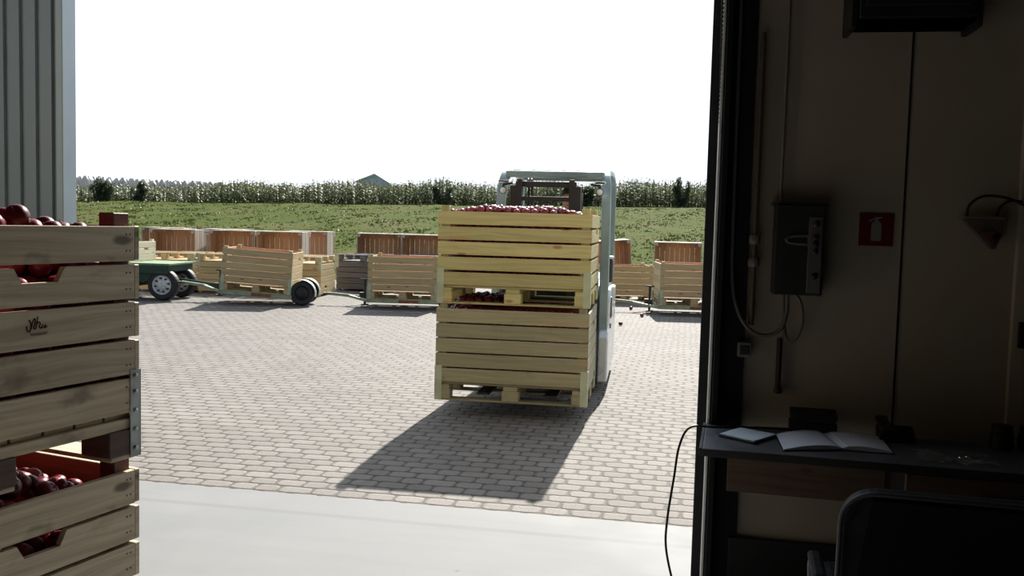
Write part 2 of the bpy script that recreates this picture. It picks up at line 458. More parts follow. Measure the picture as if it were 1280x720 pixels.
# maize
def corn_plant(mb, x, y, z, h):
    lean = rnd.uniform(-.06, .06); top = (x + lean, y, z + h)
    mb.tube([(x, y, z - .1), (x + lean * .5, y, z + h * .6), top], [.018, .014, .006], 4)
    n = rnd.randint(9, 12); a0 = rnd.uniform(0, 6.3)
    for k in range(n):
        f = .03 + .9 * k / n; a = a0 + k * pi + rnd.uniform(-.7, .7); L = h * rnd.uniform(.28, .46) * (1.1 - .5 * f); w = rnd.uniform(.045, .085)
        bx, by, bz = x + lean * f, y, z + h * f; ca, sa = cos(a), sin(a)
        P = []
        for q, (rr, zz, ww) in enumerate(((0, 0, .5), (.35, .32, 1.), (.75, .35, .9), (1.05, -.02, .1))):
            cx, cy, cz = bx + ca * L * rr, by + sa * L * rr, bz + L * zz
            P += [(cx - sa * w * ww, cy + ca * w * ww, cz), (cx + sa * w * ww, cy - ca * w * ww, cz + .012)]
        mb.add(P, [(0, 1, 3, 2), (2, 3, 5, 4), (4, 5, 7, 6)])
    for k in range(4):
        a = rnd.uniform(0, 6.3); L = h * .11
        mb.add([(top[0] - .012, top[1], top[2] - .05), (top[0] + .012, top[1], top[2] - .05), (top[0] + cos(a) * L * .5, top[1] + sin(a) * L * .5, top[2] + L)], [(0, 1, 2)], 1)
cb = MB()
for rowi in range(7):
    y = 62 + rowi * 1.15; x = -34.
    while x < 19:
        x += rnd.uniform(.16, .32)
        h = (1.08 + .011 * (x + 34)) * rnd.uniform(.72, 1.12) * (1 + .1 * sin(x * .9) + .07 * sin(x * 2.3 + 1)) + rowi * .03
        if x < -22: h *= .82
        corn_plant(cb, x, y + rnd.uniform(-.3, .3), land(x, y), h)
tag(cb.build('maize_field', ['corn_leaf', 'corn_tassel']), 'dense band of green maize along the top of the grass bank', 'maize', kind='stuff')

def bush(label, x, y, w, h, n, spikes):
    z = land(x, y); root = thing('field_bush', label, 'bush', (x, y, z), 0, 'bushes rising out of the maize')
    st = MB(); fo = MB()
    for k in range(spikes):
        sx = rnd.uniform(-w, w) * .75; hh = h * rnd.uniform(.7, 1.) * (1 - .35 * abs(sx) / w)
        st.tube([(sx * .3, 0, -.1), (sx * .8, rnd.uniform(-.2, .2), hh * .5), (sx, rnd.uniform(-.2, .2), hh)], [.04, .03, .01], 5)
        for i in range(n):
            f = rnd.random(); rr = (.30 + .40 * (1 - f)) * w * .6; a = rnd.uniform(0, 6.3); r2 = rr * sqrt(rnd.random())
            c = Vector((sx * (.3 + .7 * f) + cos(a) * r2, sin(a) * r2, hh * (.08 + .95 * f)))
            d1 = Vector((rnd.uniform(-1, 1), rnd.uniform(-1, 1), rnd.uniform(-.4, 1))).normalized() * rnd.uniform(.07, .14)
            d2 = d1.cross(Vector((rnd.uniform(-1, 1), rnd.uniform(-1, 1), rnd.uniform(-1, 1)))).normalized() * .04
            fo.add([c - d1, c + d2, c + d1, c - d2], [(0, 1, 2, 3)])
    st.build('stems', 'bark', root); fo.build('foliage', 'bush_leaf', root)
bush('dark bush rising from the maize at the far left by the grey wall', -27., 61, 1.0, 1.62, 150, 9)
bush('low dark bush at the left end of the maize beside the forest line', -24.6, 61, .7, 1.45, 150, 6)
bush('thin tall bush above the maize just left of the forklift', -4.7, 61, .9, 1.75, 130, 6)
bush('tall dark bush above the maize near the doorway edge on the right', 10.9, 61, .75, 2.1, 190, 7)
bush('broad dark bush in the maize right beside the doorway edge', 13.0, 61, .8, 1.7, 170, 7)
bush('dark bush in the maize seen between the forklift guard bars', 4.4, 61, 1.3, 1.5, 190, 9)

# far forest, one dense belt of crowns
fo = MB()
for i in range(900):
    x = -345 + i * .30 + rnd.uniform(-.6, .6); y = 420 + rnd.uniform(0, 50)
    f = min(1., max(0., (x + 330) / 215.)); h = 18.0 - 3.9 * f + rnd.uniform(-.7, .5)
    if x > -125: h -= (x + 125) * .10
    if h < 3: continue
    r = rnd.uniform(2.4, 3.6)
    r *= .8; fo.lathe([(.6, -2), (r, h * .2), (r * 1.05, h * .6), (r * .85, h * .86), (r * .3, h)], 7, 0, T(x, y, 2))
tag(fo.build('forest', 'forest_leaf_haze', smooth=True), 'long bluish wooded ridge on the horizon beyond the maize', 'forest', kind='stuff')

# thin summer haze lying over the fields
m = bpy.data.materials.new('haze'); m.use_nodes = True; MATS['haze'] = m
nt_ = m.node_tree; nt_.nodes.remove(nt_.nodes['Principled BSDF'])
vs = nt_.nodes.new('ShaderNodeVolumeScatter'); vs.inputs['Density'].default_value = .0003; vs.inputs['Color'].default_value = (.9, .95, 1., 1.); vs.inputs['Anisotropy'].default_value = .2
nt_.links.new(vs.outputs[0], nt_.nodes['Material Output'].inputs['Volume'])
q = MB(); q.box((-50, 355, 20), (900, 550, 50)); tag(q.build('haze', 'haze'), 'thin pale haze lying over the far fields and wooded ridge', 'haze', kind='stuff')

# barn on the horizon
bn = thing('barn', 'small blue-grey gabled barn roof showing above the maize', 'barn', (-20.7, 150, 2.4), R(-14))
q = MB(); q.prism([(-2.3, 0), (2.4, 0), (2.4, 4.9), (.3, 6.1), (-2.3, 5.2)], lambda a, b_, c: (a, c, b_), -5, 5, 0); q.build('wall', 'barn_wall', bn)
q = MB(); q.prism([(-3.1, 4.95), (.3, 6.25), (2.8, 4.85), (3.0, 4.4), (2.8, 4.6), (.3, 6.05), (-3.1, 4.8)], lambda a, b_, c: (a, c, b_), -5.4, 5.4, 0); q.build('roof', 'roof_sheet', bn)
q = MB(); q.box((1.2, -5.03, 2.4), (1.6, .1, 2.6)); q.build('door_panel', 'roof_sheet', bn)

# ------------------------------------------------------------------ orchard bins
BH = .765
def wall_boards(mb, axis, side, hole=None, gap=.008, sd=0):
    """five boards of one bin wall; axis 'x' = long wall along x at y=side*.49, 'y' = short wall along y at x=side*.59"""
    for k in range(5):
        z0 = .147 + .118 * k; z1 = z0 + .118 - gap; L = 1.2 if axis == 'x' else .96
        if hole and k == 3:
            a0, a1 = hole; n = .042
            pts = [(-L / 2, z0), (L / 2, z0), (L / 2, z1), (a1 + .012, z1), (a1 - .012, z1 - n), (a0 + .012, z1 - n), (a0 - .012, z1), (-L / 2, z1)]
            c = side * .59
            mb.prism(pts, lambda p, q, t_: (t_, p, q), c - .01, c + .01, 0)
            continue
        jz = rnd.uniform(-.0015, .0015)
        if axis == 'x': mb.box((0, side * .49, (z0 + z1) / 2 + jz), (L, .02, z1 - z0), 0, None, 0, (1, -side))
        else: mb.box((side * .59, 0, (z0 + z1) / 2 + jz), (.02, L, z1 - z0), 0, None, 1, (0, -side))

def bin_proto(out, inn, post, metal, gap=.008, nails=False):
    root = link('orchard_bin', None)
    q = MB(); wall_boards(q, 'x', -1, gap=gap)
    fp = q.build('front_wall', [out, inn], root, .0025, seg=1)
    q = MB(); wall_boards(q, 'x', 1, gap=gap); q.build('back_wall', [out, inn], root, .0025, seg=1)
    for s_ in (-1, 1):
        q = MB(); wall_boards(q, 'y', s_, (.07, .21), gap=gap)
        if nails and s_ == 1:
            for k in range(5):
                for yy in (.447, .462, -.45):
                    for zz in (.03, .08): q.lathe([(.0001, .0), (.0032, .0), (.003, .0012), (.0001, .0016)], 8, 2, T(.60, yy, .147 + .118 * k + zz) @ RY(pi / 2))
        w = q.build('side_wall', [out, inn, 'nail_steel'], root, .0025, seg=1)
    q = MB()
    for k in range(9): q.box((0, -.43 + .1075 * k, .135), (1.16, .099, .018), 0, None, 0, (2, 1))
    q.build('floor_boards', [out, inn], root, .002, seg=1)
    q = MB()
    for x in (-.54, 0, .54):
        q.box((x, 0, .109), (.11, 1.0, .033), 0, None, 1)
        for y in (-.44, 0, .44): q.box((x, y, .053), (.12 if x else .13, .12, .078), 1, None, 0)
    for y in (-.44, 0, .44): q.box((0, y, .007), (1.2, .11, .014), 0, None, 0)
    q.build('pallet_base', [out, 'wood_block' if nails else out], root, .0025, seg=1)
    for sx in (-1, 1):
        for sy in (-1, 1):
            q = MB(); q.box((sx * .548, sy * .448, .455), (.062, .062, .62), 0, None, 2); q.build('corner_post', [post], root, .003, seg=1)
            q = MB(); th = .0025
            bw = .042 if nails else .052
            q.box((sx * (.6 + th / 2), sy * (.5025 - bw / 2), .14), (th, bw, .275), 0)
            q.box((sx * (.6 - .026), sy * (.5 + th / 2), .14), (.057, th, .275), 0)
            if nails:
                for zz in (.03, .09, .15, .21, .26): q.lathe([(.0001, .001), (.007, .001), (.0065, .004), (.0001, .006)], 10, 0, T(sx * .6025, sy * .480, zz) @ RY(sx * pi / 2))
            q.build('corner_bracket', [metal], root)
    return root
PROTO = {}
def bin_at(style, M, label, group=None):
    if style not in PROTO:
        PROTO[style] = bin_proto(*STYLES[style]); r = PROTO[style]
    else: r = copy_tree(PROTO[style])
    at_matrix(r, M); tag(r, label, 'crate', group); return r
STYLES = {
    'fresh': ('wood_fresh', 'wood_fresh_in', 'wood_fresh', 'bracket_green', .017),
    'fresh_shade': ('wood_fresh_shade', 'wood_fresh_in', 'wood_fresh_shade', 'bracket_green', .011),
    'shop': ('wood_shop', 'wood_shop_in', 'wood_post', 'galv', .012, True),
    'tan': ('wood_tan', 'wood_red_in', 'wood_tan', 'bracket_green', .009),
    'grey': ('wood_grey', 'wood_red_in', 'wood_grey', 'galv', .010),
    'dark': ('wood_dark', 'wood_dark', 'wood_dark', 'galv', .010),
    'pale': ('wood_pale', 'wood_tan', 'wood_pale', 'galv', .010),
}
# --- crates carried by the forklift
FR = T(.005, 7.175, 0) @ RZ(R(-8.4))          # forklift frame: -y is its front, y=0 the front face of its load
FB = FR @ T(0, .5, 0)
bin_at('fresh_shade', FB @ T(0, 0, .125), 'lower of the two yellowish slatted crates on the forklift forks')
bin_at('fresh', FB @ T(0, 0, .125 + BH), 'upper slatted crate on the forklift, heaped with apples, knotty second board')
# --- crates standing just inside the doorway
NS = T(-1.914, 2.678, 0) @ RZ(R(-23.3))
nlow = bin_at('shop', NS, 'weathered crate on the shed floor, bottom of the stack at left')
ntop = bin_at('shop', NS @ T(0, 0, BH), 'weathered crate with a burnt stamp, top of the stack at left')
# the stamp burnt into the third board: small cursive mark with a rule below
side = [c for c in ntop.children if c.name.startswith('side_wall')][1]
q = MB()
def stroke(pts, r): q.tube([(.6005, -.0 + p[0], p[1]) for p in smoothpath([(a, b_, 0) for a, b_ in pts], 5)], r, 5)
bx, bz = .095, .438
for pts, r in (
    ([(0, .012), (.003, -.004), (.012, -.006), (.016, .008), (.014, .026), (.008, .03)], .0018),
    ([(.016, .0), (.022, .022), (.03, .034), (.032, .022), (.026, .004), (.032, .0)], .0018),
    ([(.034, .0), (.04, .03), (.043, .04)], .0016), ([(.036, .014), (.046, .022), (.052, .016), (.047, .008), (.053, .001), (.06, .008)], .0016),
    ([(.062, .012), (.057, .003), (.065, .002), (.071, .012), (.069, .001), (.078, .006)], .0015),
    ([(.012, -.014), (.045, -.015), (.08, -.013)], .0009), ([(.014, -.019), (.045, -.02), (.076, -.018)], .0008)):
    q.tube([(.6003, bx + p.x * .85, bz + p.y * .85) for p in smoothpath([(a, b_, 0) for a, b_ in pts], 5)], r, 5)
stp = q.build('stamp_mark', 'stamp_ink', side)

# --- apples
def apple_mesh(name, n, k):
    q = MB(); prof = []
    for i in range(k + 1):
        a = -pi / 2 + pi * i / k
        r = cos(a) * 1.02; z = sin(a) * .9
        if a > .9: z -= .34 * ((a - .9) / (pi / 2 - .9)) ** 2
        if a < -1.1: z += .16 * ((-a - 1.1) / (pi / 2 - 1.1)) ** 2
        r *= 1 + .05 * sin(a)
        prof.append((max(r, .0005) * .034, z * .034))
    q.lathe(prof, n)
    me = q.mesh(name, 'apple_red'); me.polygons.foreach_set('use_smooth', [True] * len(me.polygons)); return me
AP_HI, AP_LO = apple_mesh('apple', 20, 14), apple_mesh('apple', 12, 8)
qs = MB(); qs.tube([(0, 0, .016), (.001, 0, .027), (.004, .001, .036)], [.0012, .001, .0016], 6); STEM = qs.mesh('stem', 'apple_stem')
def apple(M, label, group, hi=True, s=1.):
    o = link('apple', AP_HI if hi else AP_LO)
    o.matrix_world = M @ Matrix.Rotation(rnd.uniform(0, 6.3), 4, Vector((rnd.uniform(-1, 1), rnd.uniform(-1, 1), rnd.uniform(-1, 1))).normalized()) @ Matrix.Scale(s, 4)
    tag(o, label, 'apple', group)
    if hi: link('stem', STEM, o)
    return o
def hexcells(x0, x1, y0, y1, dd):
    out = []; r_ = 0; y = y0
    while y <= y1 + 1e-6:
        x = x0 + (dd / 2 if r_ % 2 else 0)
        while x <= x1 + 1e-6: out.append((x, y)); x += dd
        y += dd * .866; r_ += 1
    return out
DD = .0725
def fill(M, label, ztop, extra=()):
    """the apples below the top layer: nobody can count them"""
    q = MB(); k = 7; n = 8
    prof = [(cos(-pi / 2 + pi * i / k) * .035 + .0005, sin(-pi / 2 + pi * i / k) * .033) for i in range(k + 1)]
    z = .144 + .036; lay = 0
    while z < ztop:
        for x, y in hexcells(-.53 + .018 * (lay % 2), .535, -.43 + .02 * (lay % 2), .435, DD):
            if abs(x) > .46 and abs(y) > .36: continue
            if abs(x) < .38 and abs(y) < .28 and z < ztop - .08: continue
            q.lathe(prof, n, 0, T(x, y, z))
        z += .061; lay += 1
    for p in extra: q.lathe(prof, n, 0, T(*p))
    o = q.build('apple_fill', 'apple_red', None, smooth=True); o.matrix_world = M
    tag(o, label, 'apples', kind='stuff')
def heap_e(x, y): return max(0., min(1., (.52 - abs(x)) / .28, (y + .50) / .16))
def heap_z(x, y): return .688 + .050 * heap_e(x, y) ** .8
FLOW = .695
fill(FB @ T(0, 0, .125 + BH), 'mass of red apples packed inside the upper crate on the forklift', .68,
     [(x, y, heap_z(x, y) + rnd.uniform(0, .01)) for x, y in hexcells(-.505, .51, -.41 + DD * .866 * 5, .42, DD)])
for x, y in hexcells(-.505, .51, -.41, -.41 + DD * .866 * 4.5, DD):
    apple(FB @ T(x + rnd.uniform(-.003, .003), y + rnd.uniform(-.003, .003), .125 + BH + heap_z(x, y) + rnd.uniform(0, .017)),
          'sunlit red apple heaped above the rim of the upper forklift crate', 'apples heaped on the forklift load', False, rnd.uniform(.92, 1.02))
fill(FB @ T(0, 0, .125), 'mass of red apples packed inside the lower crate on the forklift', .64,
     [(x, y, FLOW + rnd.uniform(-.004, .008)) for x, y in hexcells(-.505, .51, -.40 + DD * .866 * 2, .42, DD)] +
     [(x, y, FLOW + .072 + rnd.uniform(-.004, .012)) for x, y in hexcells(-.46, -.02, -.20, .40, DD)])
for x, y in hexcells(-.505, .51, -.40, -.40 + DD * .866 * 1.5, DD):
    apple(FB @ T(x, y, .125 + FLOW + rnd.uniform(-.004, .012)), 'shaded red apple seen in the slot between the two forklift crates', 'apples in the lower forklift crate', False, rnd.uniform(.92, 1.02))
fill(NS @ T(0, 0, BH), 'mass of dark apples inside the top crate of the stack at left', .66, [(x, y, .70) for x, y in hexcells(-.50, .12, -.41, .43, DD)])
for x, y in hexcells(.19, .515, -.41, .43, DD):
    if x > .46 and abs(y) > .38: continue
    e = max(0., min(1., (.60 - abs(x)) / .3))
    h = .706 + .016 * e + (.012 if y < .18 else -.022) + rnd.uniform(-.004, .018)
    apple(NS @ T(x, y, BH + h), 'dark red apple lying on top of the upper crate at left', 'apples on the top crate', True, rnd.uniform(.93, 1.05))
for x, y in ((.46, .02), (.44, -.13), (.47, .17)):
    apple(NS @ T(x, y, BH + .746), 'dark red apple lying on top of the upper crate at left', 'apples on the top crate', True, 1.06)
fill(NS, 'mass of dark apples inside the bottom crate of the stack at left', .60, [(x, y, .66) for x, y in hexcells(-.50, .02, -.41, .42, DD)])
for x, y in hexcells(.09, .53, -.41, .42, DD):
    if x > .46 and abs(y) > .38: continue
    h = .655 + .085 * min(1, max(0, (.38 - y) / .26)) + rnd.uniform(-.004, .02)
    apple(NS @ T(x, y, h), 'glossy dark red apple in the lower crate at left, under the upper one', 'apples in the lower crate at left', True, rnd.uniform(.93, 1.06))
for (x, y), lb in zip(((1.68, 14.2), (2.20, 15.6), (2.18, 16.9)),
                      ('small dark red apple lying on the paving right of the forklift, nearest of three', 'small dark red apple on the paving right of the forklift, middle one of three',
                       'small dark red apple on the paving right of the forklift, farthest, by the jack stand')):
    apple(T(x, y, gz(y) + .028), lb, 'windfalls on the paving', True, 1.)

# ------------------------------------------------------------------ forklift
fk = thing('forklift', 'silver-grey forklift with a dark mast carrying two apple crates', 'forklift', (0, 0, 0)); at_matrix(fk, FR @ T(.125, 0, 0))
def fpart(mb, name, mat, parent=None, bevel=0., smooth=False): return mb.build(name, mat, parent or fk, bevel, smooth)
PX = lambda p, q_, t_: (t_, p, q_)
q = MB(); q.prism([(1.42, .30), (1.42, .50), (1.95, .50), (1.95, .86), (2.06, .93), (2.86, .95), (2.95, .90), (2.95, .22), (2.2, .16), (1.5, .2)], PX, -.47, .47); fpart(q, 'chassis', 'guard_grey', None, .015)
q = MB(); q.prism([(2.955, .20), (2.955, .93), (3.10, 1.02), (3.36, 1.0), (3.47, .86), (3.50, .5), (3.44, .26), (3.3, .2)], PX, -.50, .50); fpart(q, 'counterweight', 'silver_paint', None, .04)
for s_ in (-1, 1):
    q = MB(); pr = [(1.36, .10), (1.36, .50), (1.42, .56), (1.55, .60), (1.57, .82), (1.64, .93), (1.75, .95), (2.25, .93), (2.6, .9), (2.94, .90), (2.94, .15), (2.2, .12)]
    q.prism(pr, PX, s_ * .475, s_ * .565); fl = fpart(q, 'side_cover', 'silver_paint', None, .014)
    if s_ == 1:
        e = MB()
        for pts in (((1.72, .66), (1.70, .72), (1.74, .79), (1.72, .86)), ((1.79, .67), (1.80, .72), (1.77, .77)), ((1.68, .57), (1.72, .60), (1.77, .585))):
            e.tube([(.566, a, b_) for a, b_ in pts], .010, 6)
        e.build('emblem', 'dark_steel', fl)
    q = MB(); q.prism([(1.40, .12), (1.40, .48), (1.48, .53), (1.9, .53), (1.9, .47), (1.5, .46), (1.45, .42), (1.45, .12)], PX, s_ * .30, s_ * .47); fpart(q, 'front_fender', 'guard_grey', None, .008)
q = MB(); q.prism([(1.46, .50), (1.44, .96), (1.50, 1.04), (1.62, 1.05), (1.66, .98), (1.54, .50)], PX, -.45, .45); fpart(q, 'dashboard', 'black_plastic', None, .02)
q = MB(); q.box((0, 1.74, .512), (.92, .42, .02)); fpart(q, 'floor_plate', 'dark_steel')
# overhead guard
for s_ in (-1, 1):
    X = s_ * .50
    q = MB(); q.sweep(smoothpath([(X * 1.02, 1.50, .55), (X * 1.01, 1.56, 1.1), (X, 1.62, 1.62), (X * .985, 1.68, 1.88), (X * .955, 1.78, 1.99), (X * .93, 1.95, 2.03)], 5), .085, .065, (1, .0, 0)); fpart(q, 'guard_front_pillar', 'guard_grey', None, .01)
    q = MB(); q.sweep(smoothpath([(X * .93, 1.95, 2.03), (X * .95, 2.5, 2.06), (X * .98, 2.86, 2.04), (X, 3.0, 1.93), (X, 3.08, 1.5), (X, 3.13, .98)], 5), .06, .06, (1, 0, 0)); fpart(q, 'guard_rear_pillar', 'guard_grey', None, .01)
for bb_ in (((0, 1.75, 2.0), (.94, .12, .06)), ((0, 2.93, 2.02), (.92, .08, .05))): q = MB(); q.box(*bb_); fpart(q, 'guard_crossbar', 'guard_grey', None, .012)
q = MB(); q.box((0, 2.33, 2.032), (.88, 1.2, .012))
for k in range(6): q.box((-.36 + .144 * k, 2.36, 2.042), (.03, 1.1, .012))
fpart(q, 'guard_roof', 'guard_grey', None, .004)
# mast
for s_ in (-1, 1):
    X = s_ * .285; MX = -.03
    q = MB(); q.prism([(0, 0), (.075, 0), (.075, .014), (.016, .018), (.016, .092), (.075, .096), (.075, .11), (0, .11)], lambda a, b_, c: (MX + s_ * .318 - s_ * a, 1.20 + b_, c), .10, 1.87); fpart(q, 'mast_outer_channel', 'mast_black', None, .003)
    q = MB(); q.box((MX + s_ * .235, 1.245, 1.03), (.045, .10, 1.80)); fpart(q, 'mast_inner_channel', 'mast_black', None, .004)
    q = MB(); q.tube([(MX + s_ * .308, 1.36, .16), (MX + s_ * .308, 1.36, 1.28)], .028, 12); q.tube([(MX + s_ * .308, 1.36, 1.28), (MX + s_ * .308, 1.36, 1.82)], .018, 12); fpart(q, 'lift_cylinder', 'dark_steel', None, 0, True)
    q = MB(); q.box((MX + s_ * .235, 1.185, .9), (.03, .012, 1.55)); fpart(q, 'lift_chain', 'dark_steel')
    # fork
    q = MB(); q.prism([(1.115, .70), (1.15, .70), (1.15, .165), (1.13, .15), (.1, .165), (.06, .178), (.06, .184), (1.08, .19), (1.115, .21)], PX, s_ * .27 - .05 - .085, s_ * .27 + .05 - .085); fpart(q, 'fork', 'dark_steel', None, .003)
    # head lamp on an arm
    lx = s_ * .445
    q = MB(); q.tube([(s_ * .36, 1.40, 1.90), (lx, 1.42, 1.885)], .012, 8); q.lathe([(.001, -.045), (.02, -.04), (.032, -.01), (.034, .0), (.001, .0)], 16, 0, T(lx, 1.40, 1.83) @ RX(pi / 2)); q.tube([(lx, 1.42, 1.89), (lx, 1.42, 1.84)], .01, 8)
    hl = fpart(q, 'headlamp', 'mast_black', None, 0, True)
    q = MB(); q.lathe([(.001, 0), (.029, 0), (.024, .010), (.001, .014)], 16, 0, T(lx, 1.398, 1.83) @ RX(pi / 2)); q.build('lens', 'lamp_lens', hl, smooth=True)
    # turn lamp / hose clip
    q = MB(); q.box((lx + s_ * .0, 1.44, 1.915), (.10, .03, .022), 0, RZ(s_ * -.0)); fpart(q, 'lamp_bracket', 'chrome', None, .004)
    # wheels
    for nm, yy, rr, ww, xx in (('front_wheel', 1.66, .245, .17, .385), ('rear_wheel', 2.98, .20, .14, .40)):
        MM = T(s_ * xx, yy, rr + .01) @ RY(pi / 2)
        q = MB(); q.lathe([(rr * .58, -ww / 2), (rr * .9, -ww / 2), (rr, -ww / 2 + .025), (rr, ww / 2 - .025), (rr * .9, ww / 2), (rr * .58, ww / 2), (rr * .57, 0), (rr * .58, -ww / 2)], 28, 0, MM, False); wl = fpart(q, nm, 'rubber')
        q = MB(); q.lathe([(.03, -ww / 2 + .02), (rr * .56, -ww / 2 + .01), (rr * .57, ww / 2 - .01), (.05, ww / 2 - .035), (.04, ww / 2 - .005), (.001, ww / 2 - .005)], 20, 0, MM); q.build('rim', 'rim_grey', wl)
for bb_ in (((-.03, 1.255, 1.885), (.55, .045, .05)), ((-.03, 1.225, 1.755), (.45, .03, .04)), ((-.03, 1.29, .9), (.55, .03, .09)), ((0, 1.29, .16), (.62, .05, .1))): q = MB(); q.box(*bb_); fpart(q, 'mast_crossbar', 'mast_black', None, .004)
q = MB(); q.box((0, 1.165, .30), (.86, .03, .09)); q.box((0, 1.165, .64), (.86, .03, .09))
for x in (-.3, 0, .3): q.box((x, 1.175, .47), (.05, .025, .42))
fpart(q, 'carriage', 'mast_black', None, .004)
q = MB()
for x in (-.17, -.20): q.tube(smoothpath([(x, 1.24, 1.86), (x, 1.31, 1.93), (x, 1.37, 1.8), (x, 1.37, 1.0), (x, 1.4, .6)], 6), .011, 8)
fpart(q, 'hydraulic_hose', 'black_plastic', None, 0, True)
# seat, steering
q = MB(); q.box((.02, 2.36, .99), (.46, .46, .10)); fpart(q, 'seat_cushion', 'black_plastic', None, .04)
q = MB(); q.box((.02, 2.62, 1.26), (.44, .10, .52), 0, T(0, 2.6, 1.0) @ RX(R(-8)) @ T(0, -2.6, -1.0)); fpart(q, 'seat_back', 'black_plastic', None, .04)
q = MB(); q.tube([(.02, 1.60, 1.0), (.02, 1.83, 1.22)], .025, 10); fpart(q, 'steering_column', 'black_plastic')
SW = T(.02, 1.85, 1.24) @ RX(R(-42))
q = MB(); q.tube([(.155 * cos(a * pi / 12), .155 * sin(a * pi / 12), 0) for a in range(24)], .014, 8, 0, SW, closed=True)
for a in (0.5, 2.6, 4.7): q.tube([(0, 0, -.01), (.15 * cos(a), .15 * sin(a), 0)], .01, 6, 0, SW)
q.lathe([(.001, -.03), (.04, -.025), (.04, .01), (.001, .015)], 12, 0, SW); fpart(q, 'steering_wheel', 'black_plastic', None, 0, True)
q = MB(); q.box((.50, 2.50, 1.07), (.09, .16, .24)); fpart(q, 'side_console', 'black_plastic', None, .02)
q = MB(); q.box((.50, 2.50, 1.205), (.10, .17, .03)); fpart(q, 'console_lid', 'silver_paint', None, .01)

# ------------------------------------------------------------------ driver
def skin_body(name, joints, edges, mat, parent, sub=2, loc=None):
    me = bpy.data.meshes.new(name); keys = list(joints)
    me.from_pydata([joints[k][0] for k in keys], [(keys.index(a), keys.index(b_)) for a, b_ in edges], [])
    o = link(name, me, parent); me.materials.append(MATS[mat])
    bm_mod = o.modifiers.new('skin', 'SKIN'); bm_mod.use_smooth_shade = True
    layer = me.skin_vertices[0] if me.skin_vertices else None
    if layer is None:
        import bmesh
        bm = bmesh.new(); bm.from_mesh(me); bm.verts.layers.skin.verify(); bm.to_mesh(me); bm.free(); layer = me.skin_vertices[0]
    for i, k in enumerate(keys):
        r = joints[k][1]; layer.data[i].radius = r if isinstance(r, tuple) else (r, r); layer.data[i].use_root = (i == 0)
    s_ = o.modifiers.new('sub', 'SUBSURF'); s_.levels = s_.render_levels = sub
    return o
dr = thing('person', 'forklift driver with short dark hair seated behind the mast, hands on the wheel', 'person', (0, 0, 0)); at_matrix(dr, FR @ T(.205, 0, 0))
Jn = {'pelvis': ((0, 2.40, 1.11), (.15, .11)), 'belly': ((0, 2.42, 1.24), (.145, .105)), 'chest': ((0, 2.40, 1.42), (.165, .115)), 'neckb': ((0, 2.385, 1.615), (.08, .07)),
      'neck': ((0, 2.36, 1.675), .056), 'jaw': ((0, 2.315, 1.715), (.058, .068)), 'face': ((0, 2.315, 1.785), (.070, .088)), 'crown': ((0, 2.325, 1.86), (.066, .082))}
Ed = [('pelvis', 'belly'), ('belly', 'chest'), ('chest', 'neckb'), ('neckb', 'neck'), ('neck', 'jaw'), ('jaw', 'face'), ('face', 'crown')]
for s_, n_ in ((-1, 'l'), (1, 'r')):
    hx, hy, hz = s_ * .15 - .10, 1.90, 1.27
    Jn.update({'sh' + n_: ((s_ * .185, 2.395, 1.565), .066), 'el' + n_: ((s_ * .24, 2.20, 1.29), .045), 'fo' + n_: ((s_ * .19 - .06, 2.04, 1.28), .036), 'wr' + n_: ((hx, 1.955, 1.285), .026), 'pa' + n_: ((hx, hy, 1.275), (.036, .018)),
               'hi' + n_: ((s_ * .10, 2.33, 1.09), .095), 'kn' + n_: ((s_ * .15, 1.93, 1.06), .062), 'ca' + n_: ((s_ * .155, 1.90, .85), .055), 'an' + n_: ((s_ * .155, 1.88, .60), .038), 'to' + n_: ((s_ * .16, 1.72, .555), (.042, .03))})
    Ed += [('neckb', 'sh' + n_), ('sh' + n_, 'el' + n_), ('el' + n_, 'fo' + n_), ('fo' + n_, 'wr' + n_), ('wr' + n_, 'pa' + n_), ('pelvis', 'hi' + n_), ('hi' + n_, 'kn' + n_), ('kn' + n_, 'ca' + n_), ('ca' + n_, 'an' + n_), ('an' + n_, 'to' + n_)]
    for fi, (dx, L) in enumerate(((-.027, .9), (-.009, 1.), (.009, .95), (.026, .75))):
        a, b_ = 'f%d' % fi + n_, 'g%d' % fi + n_
        Jn[a] = ((hx + dx, hy - .035 * L, 1.272), .0095); Jn[b_] = ((hx + dx, hy - .055 * L, 1.247), .0085)
        Ed += [('pa' + n_, a), (a, b_)]
    Jn['t' + n_] = ((hx - s_ * .04, hy + .005, 1.262), .011); Jn['u' + n_] = ((hx - s_ * .048, hy - .02, 1.247), .0095); Ed += [('pa' + n_, 't' + n_), ('t' + n_, 'u' + n_)]
body = skin_body('body', Jn, Ed, 'skin', dr)
def ell(mb, c, r, n=16, k=10, M=None, cut=None):
    prof = []
    for i in range(k + 1):
        a = -pi / 2 + pi * i / k
        if cut is not None and sin(a) < cut: continue
        prof.append((max(.0005, cos(a)), sin(a)))
    mb.lathe(prof, n, 0, T(*c) @ (M or Matrix()) @ Matrix.Diagonal((r[0], r[1], r[2], 1)))
q = MB(); ell(q, (0, 2.335, 1.822), (.080, .090, .094), cut=-.08, M=RX(R(-9)))
ell(q, (0, 2.375, 1.80), (.079, .065, .09)); q.build('hair', 'hair', dr, smooth=True)
q = MB(); ell(q, (0, 2.243, 1.765), (.013, .02, .018)); q.prism([(-.006, 1.80), (.006, 1.80), (.011, 1.762), (-.011, 1.762)], lambda a, b_, c: (a, c, b_), 2.236, 2.27); q.build('nose', 'skin', dr, .003, True)
q = MB(); ell(q, (0, 2.262, 1.726), (.024, .010, .006)); q.build('mouth', 'bracket_red', dr, smooth=True)
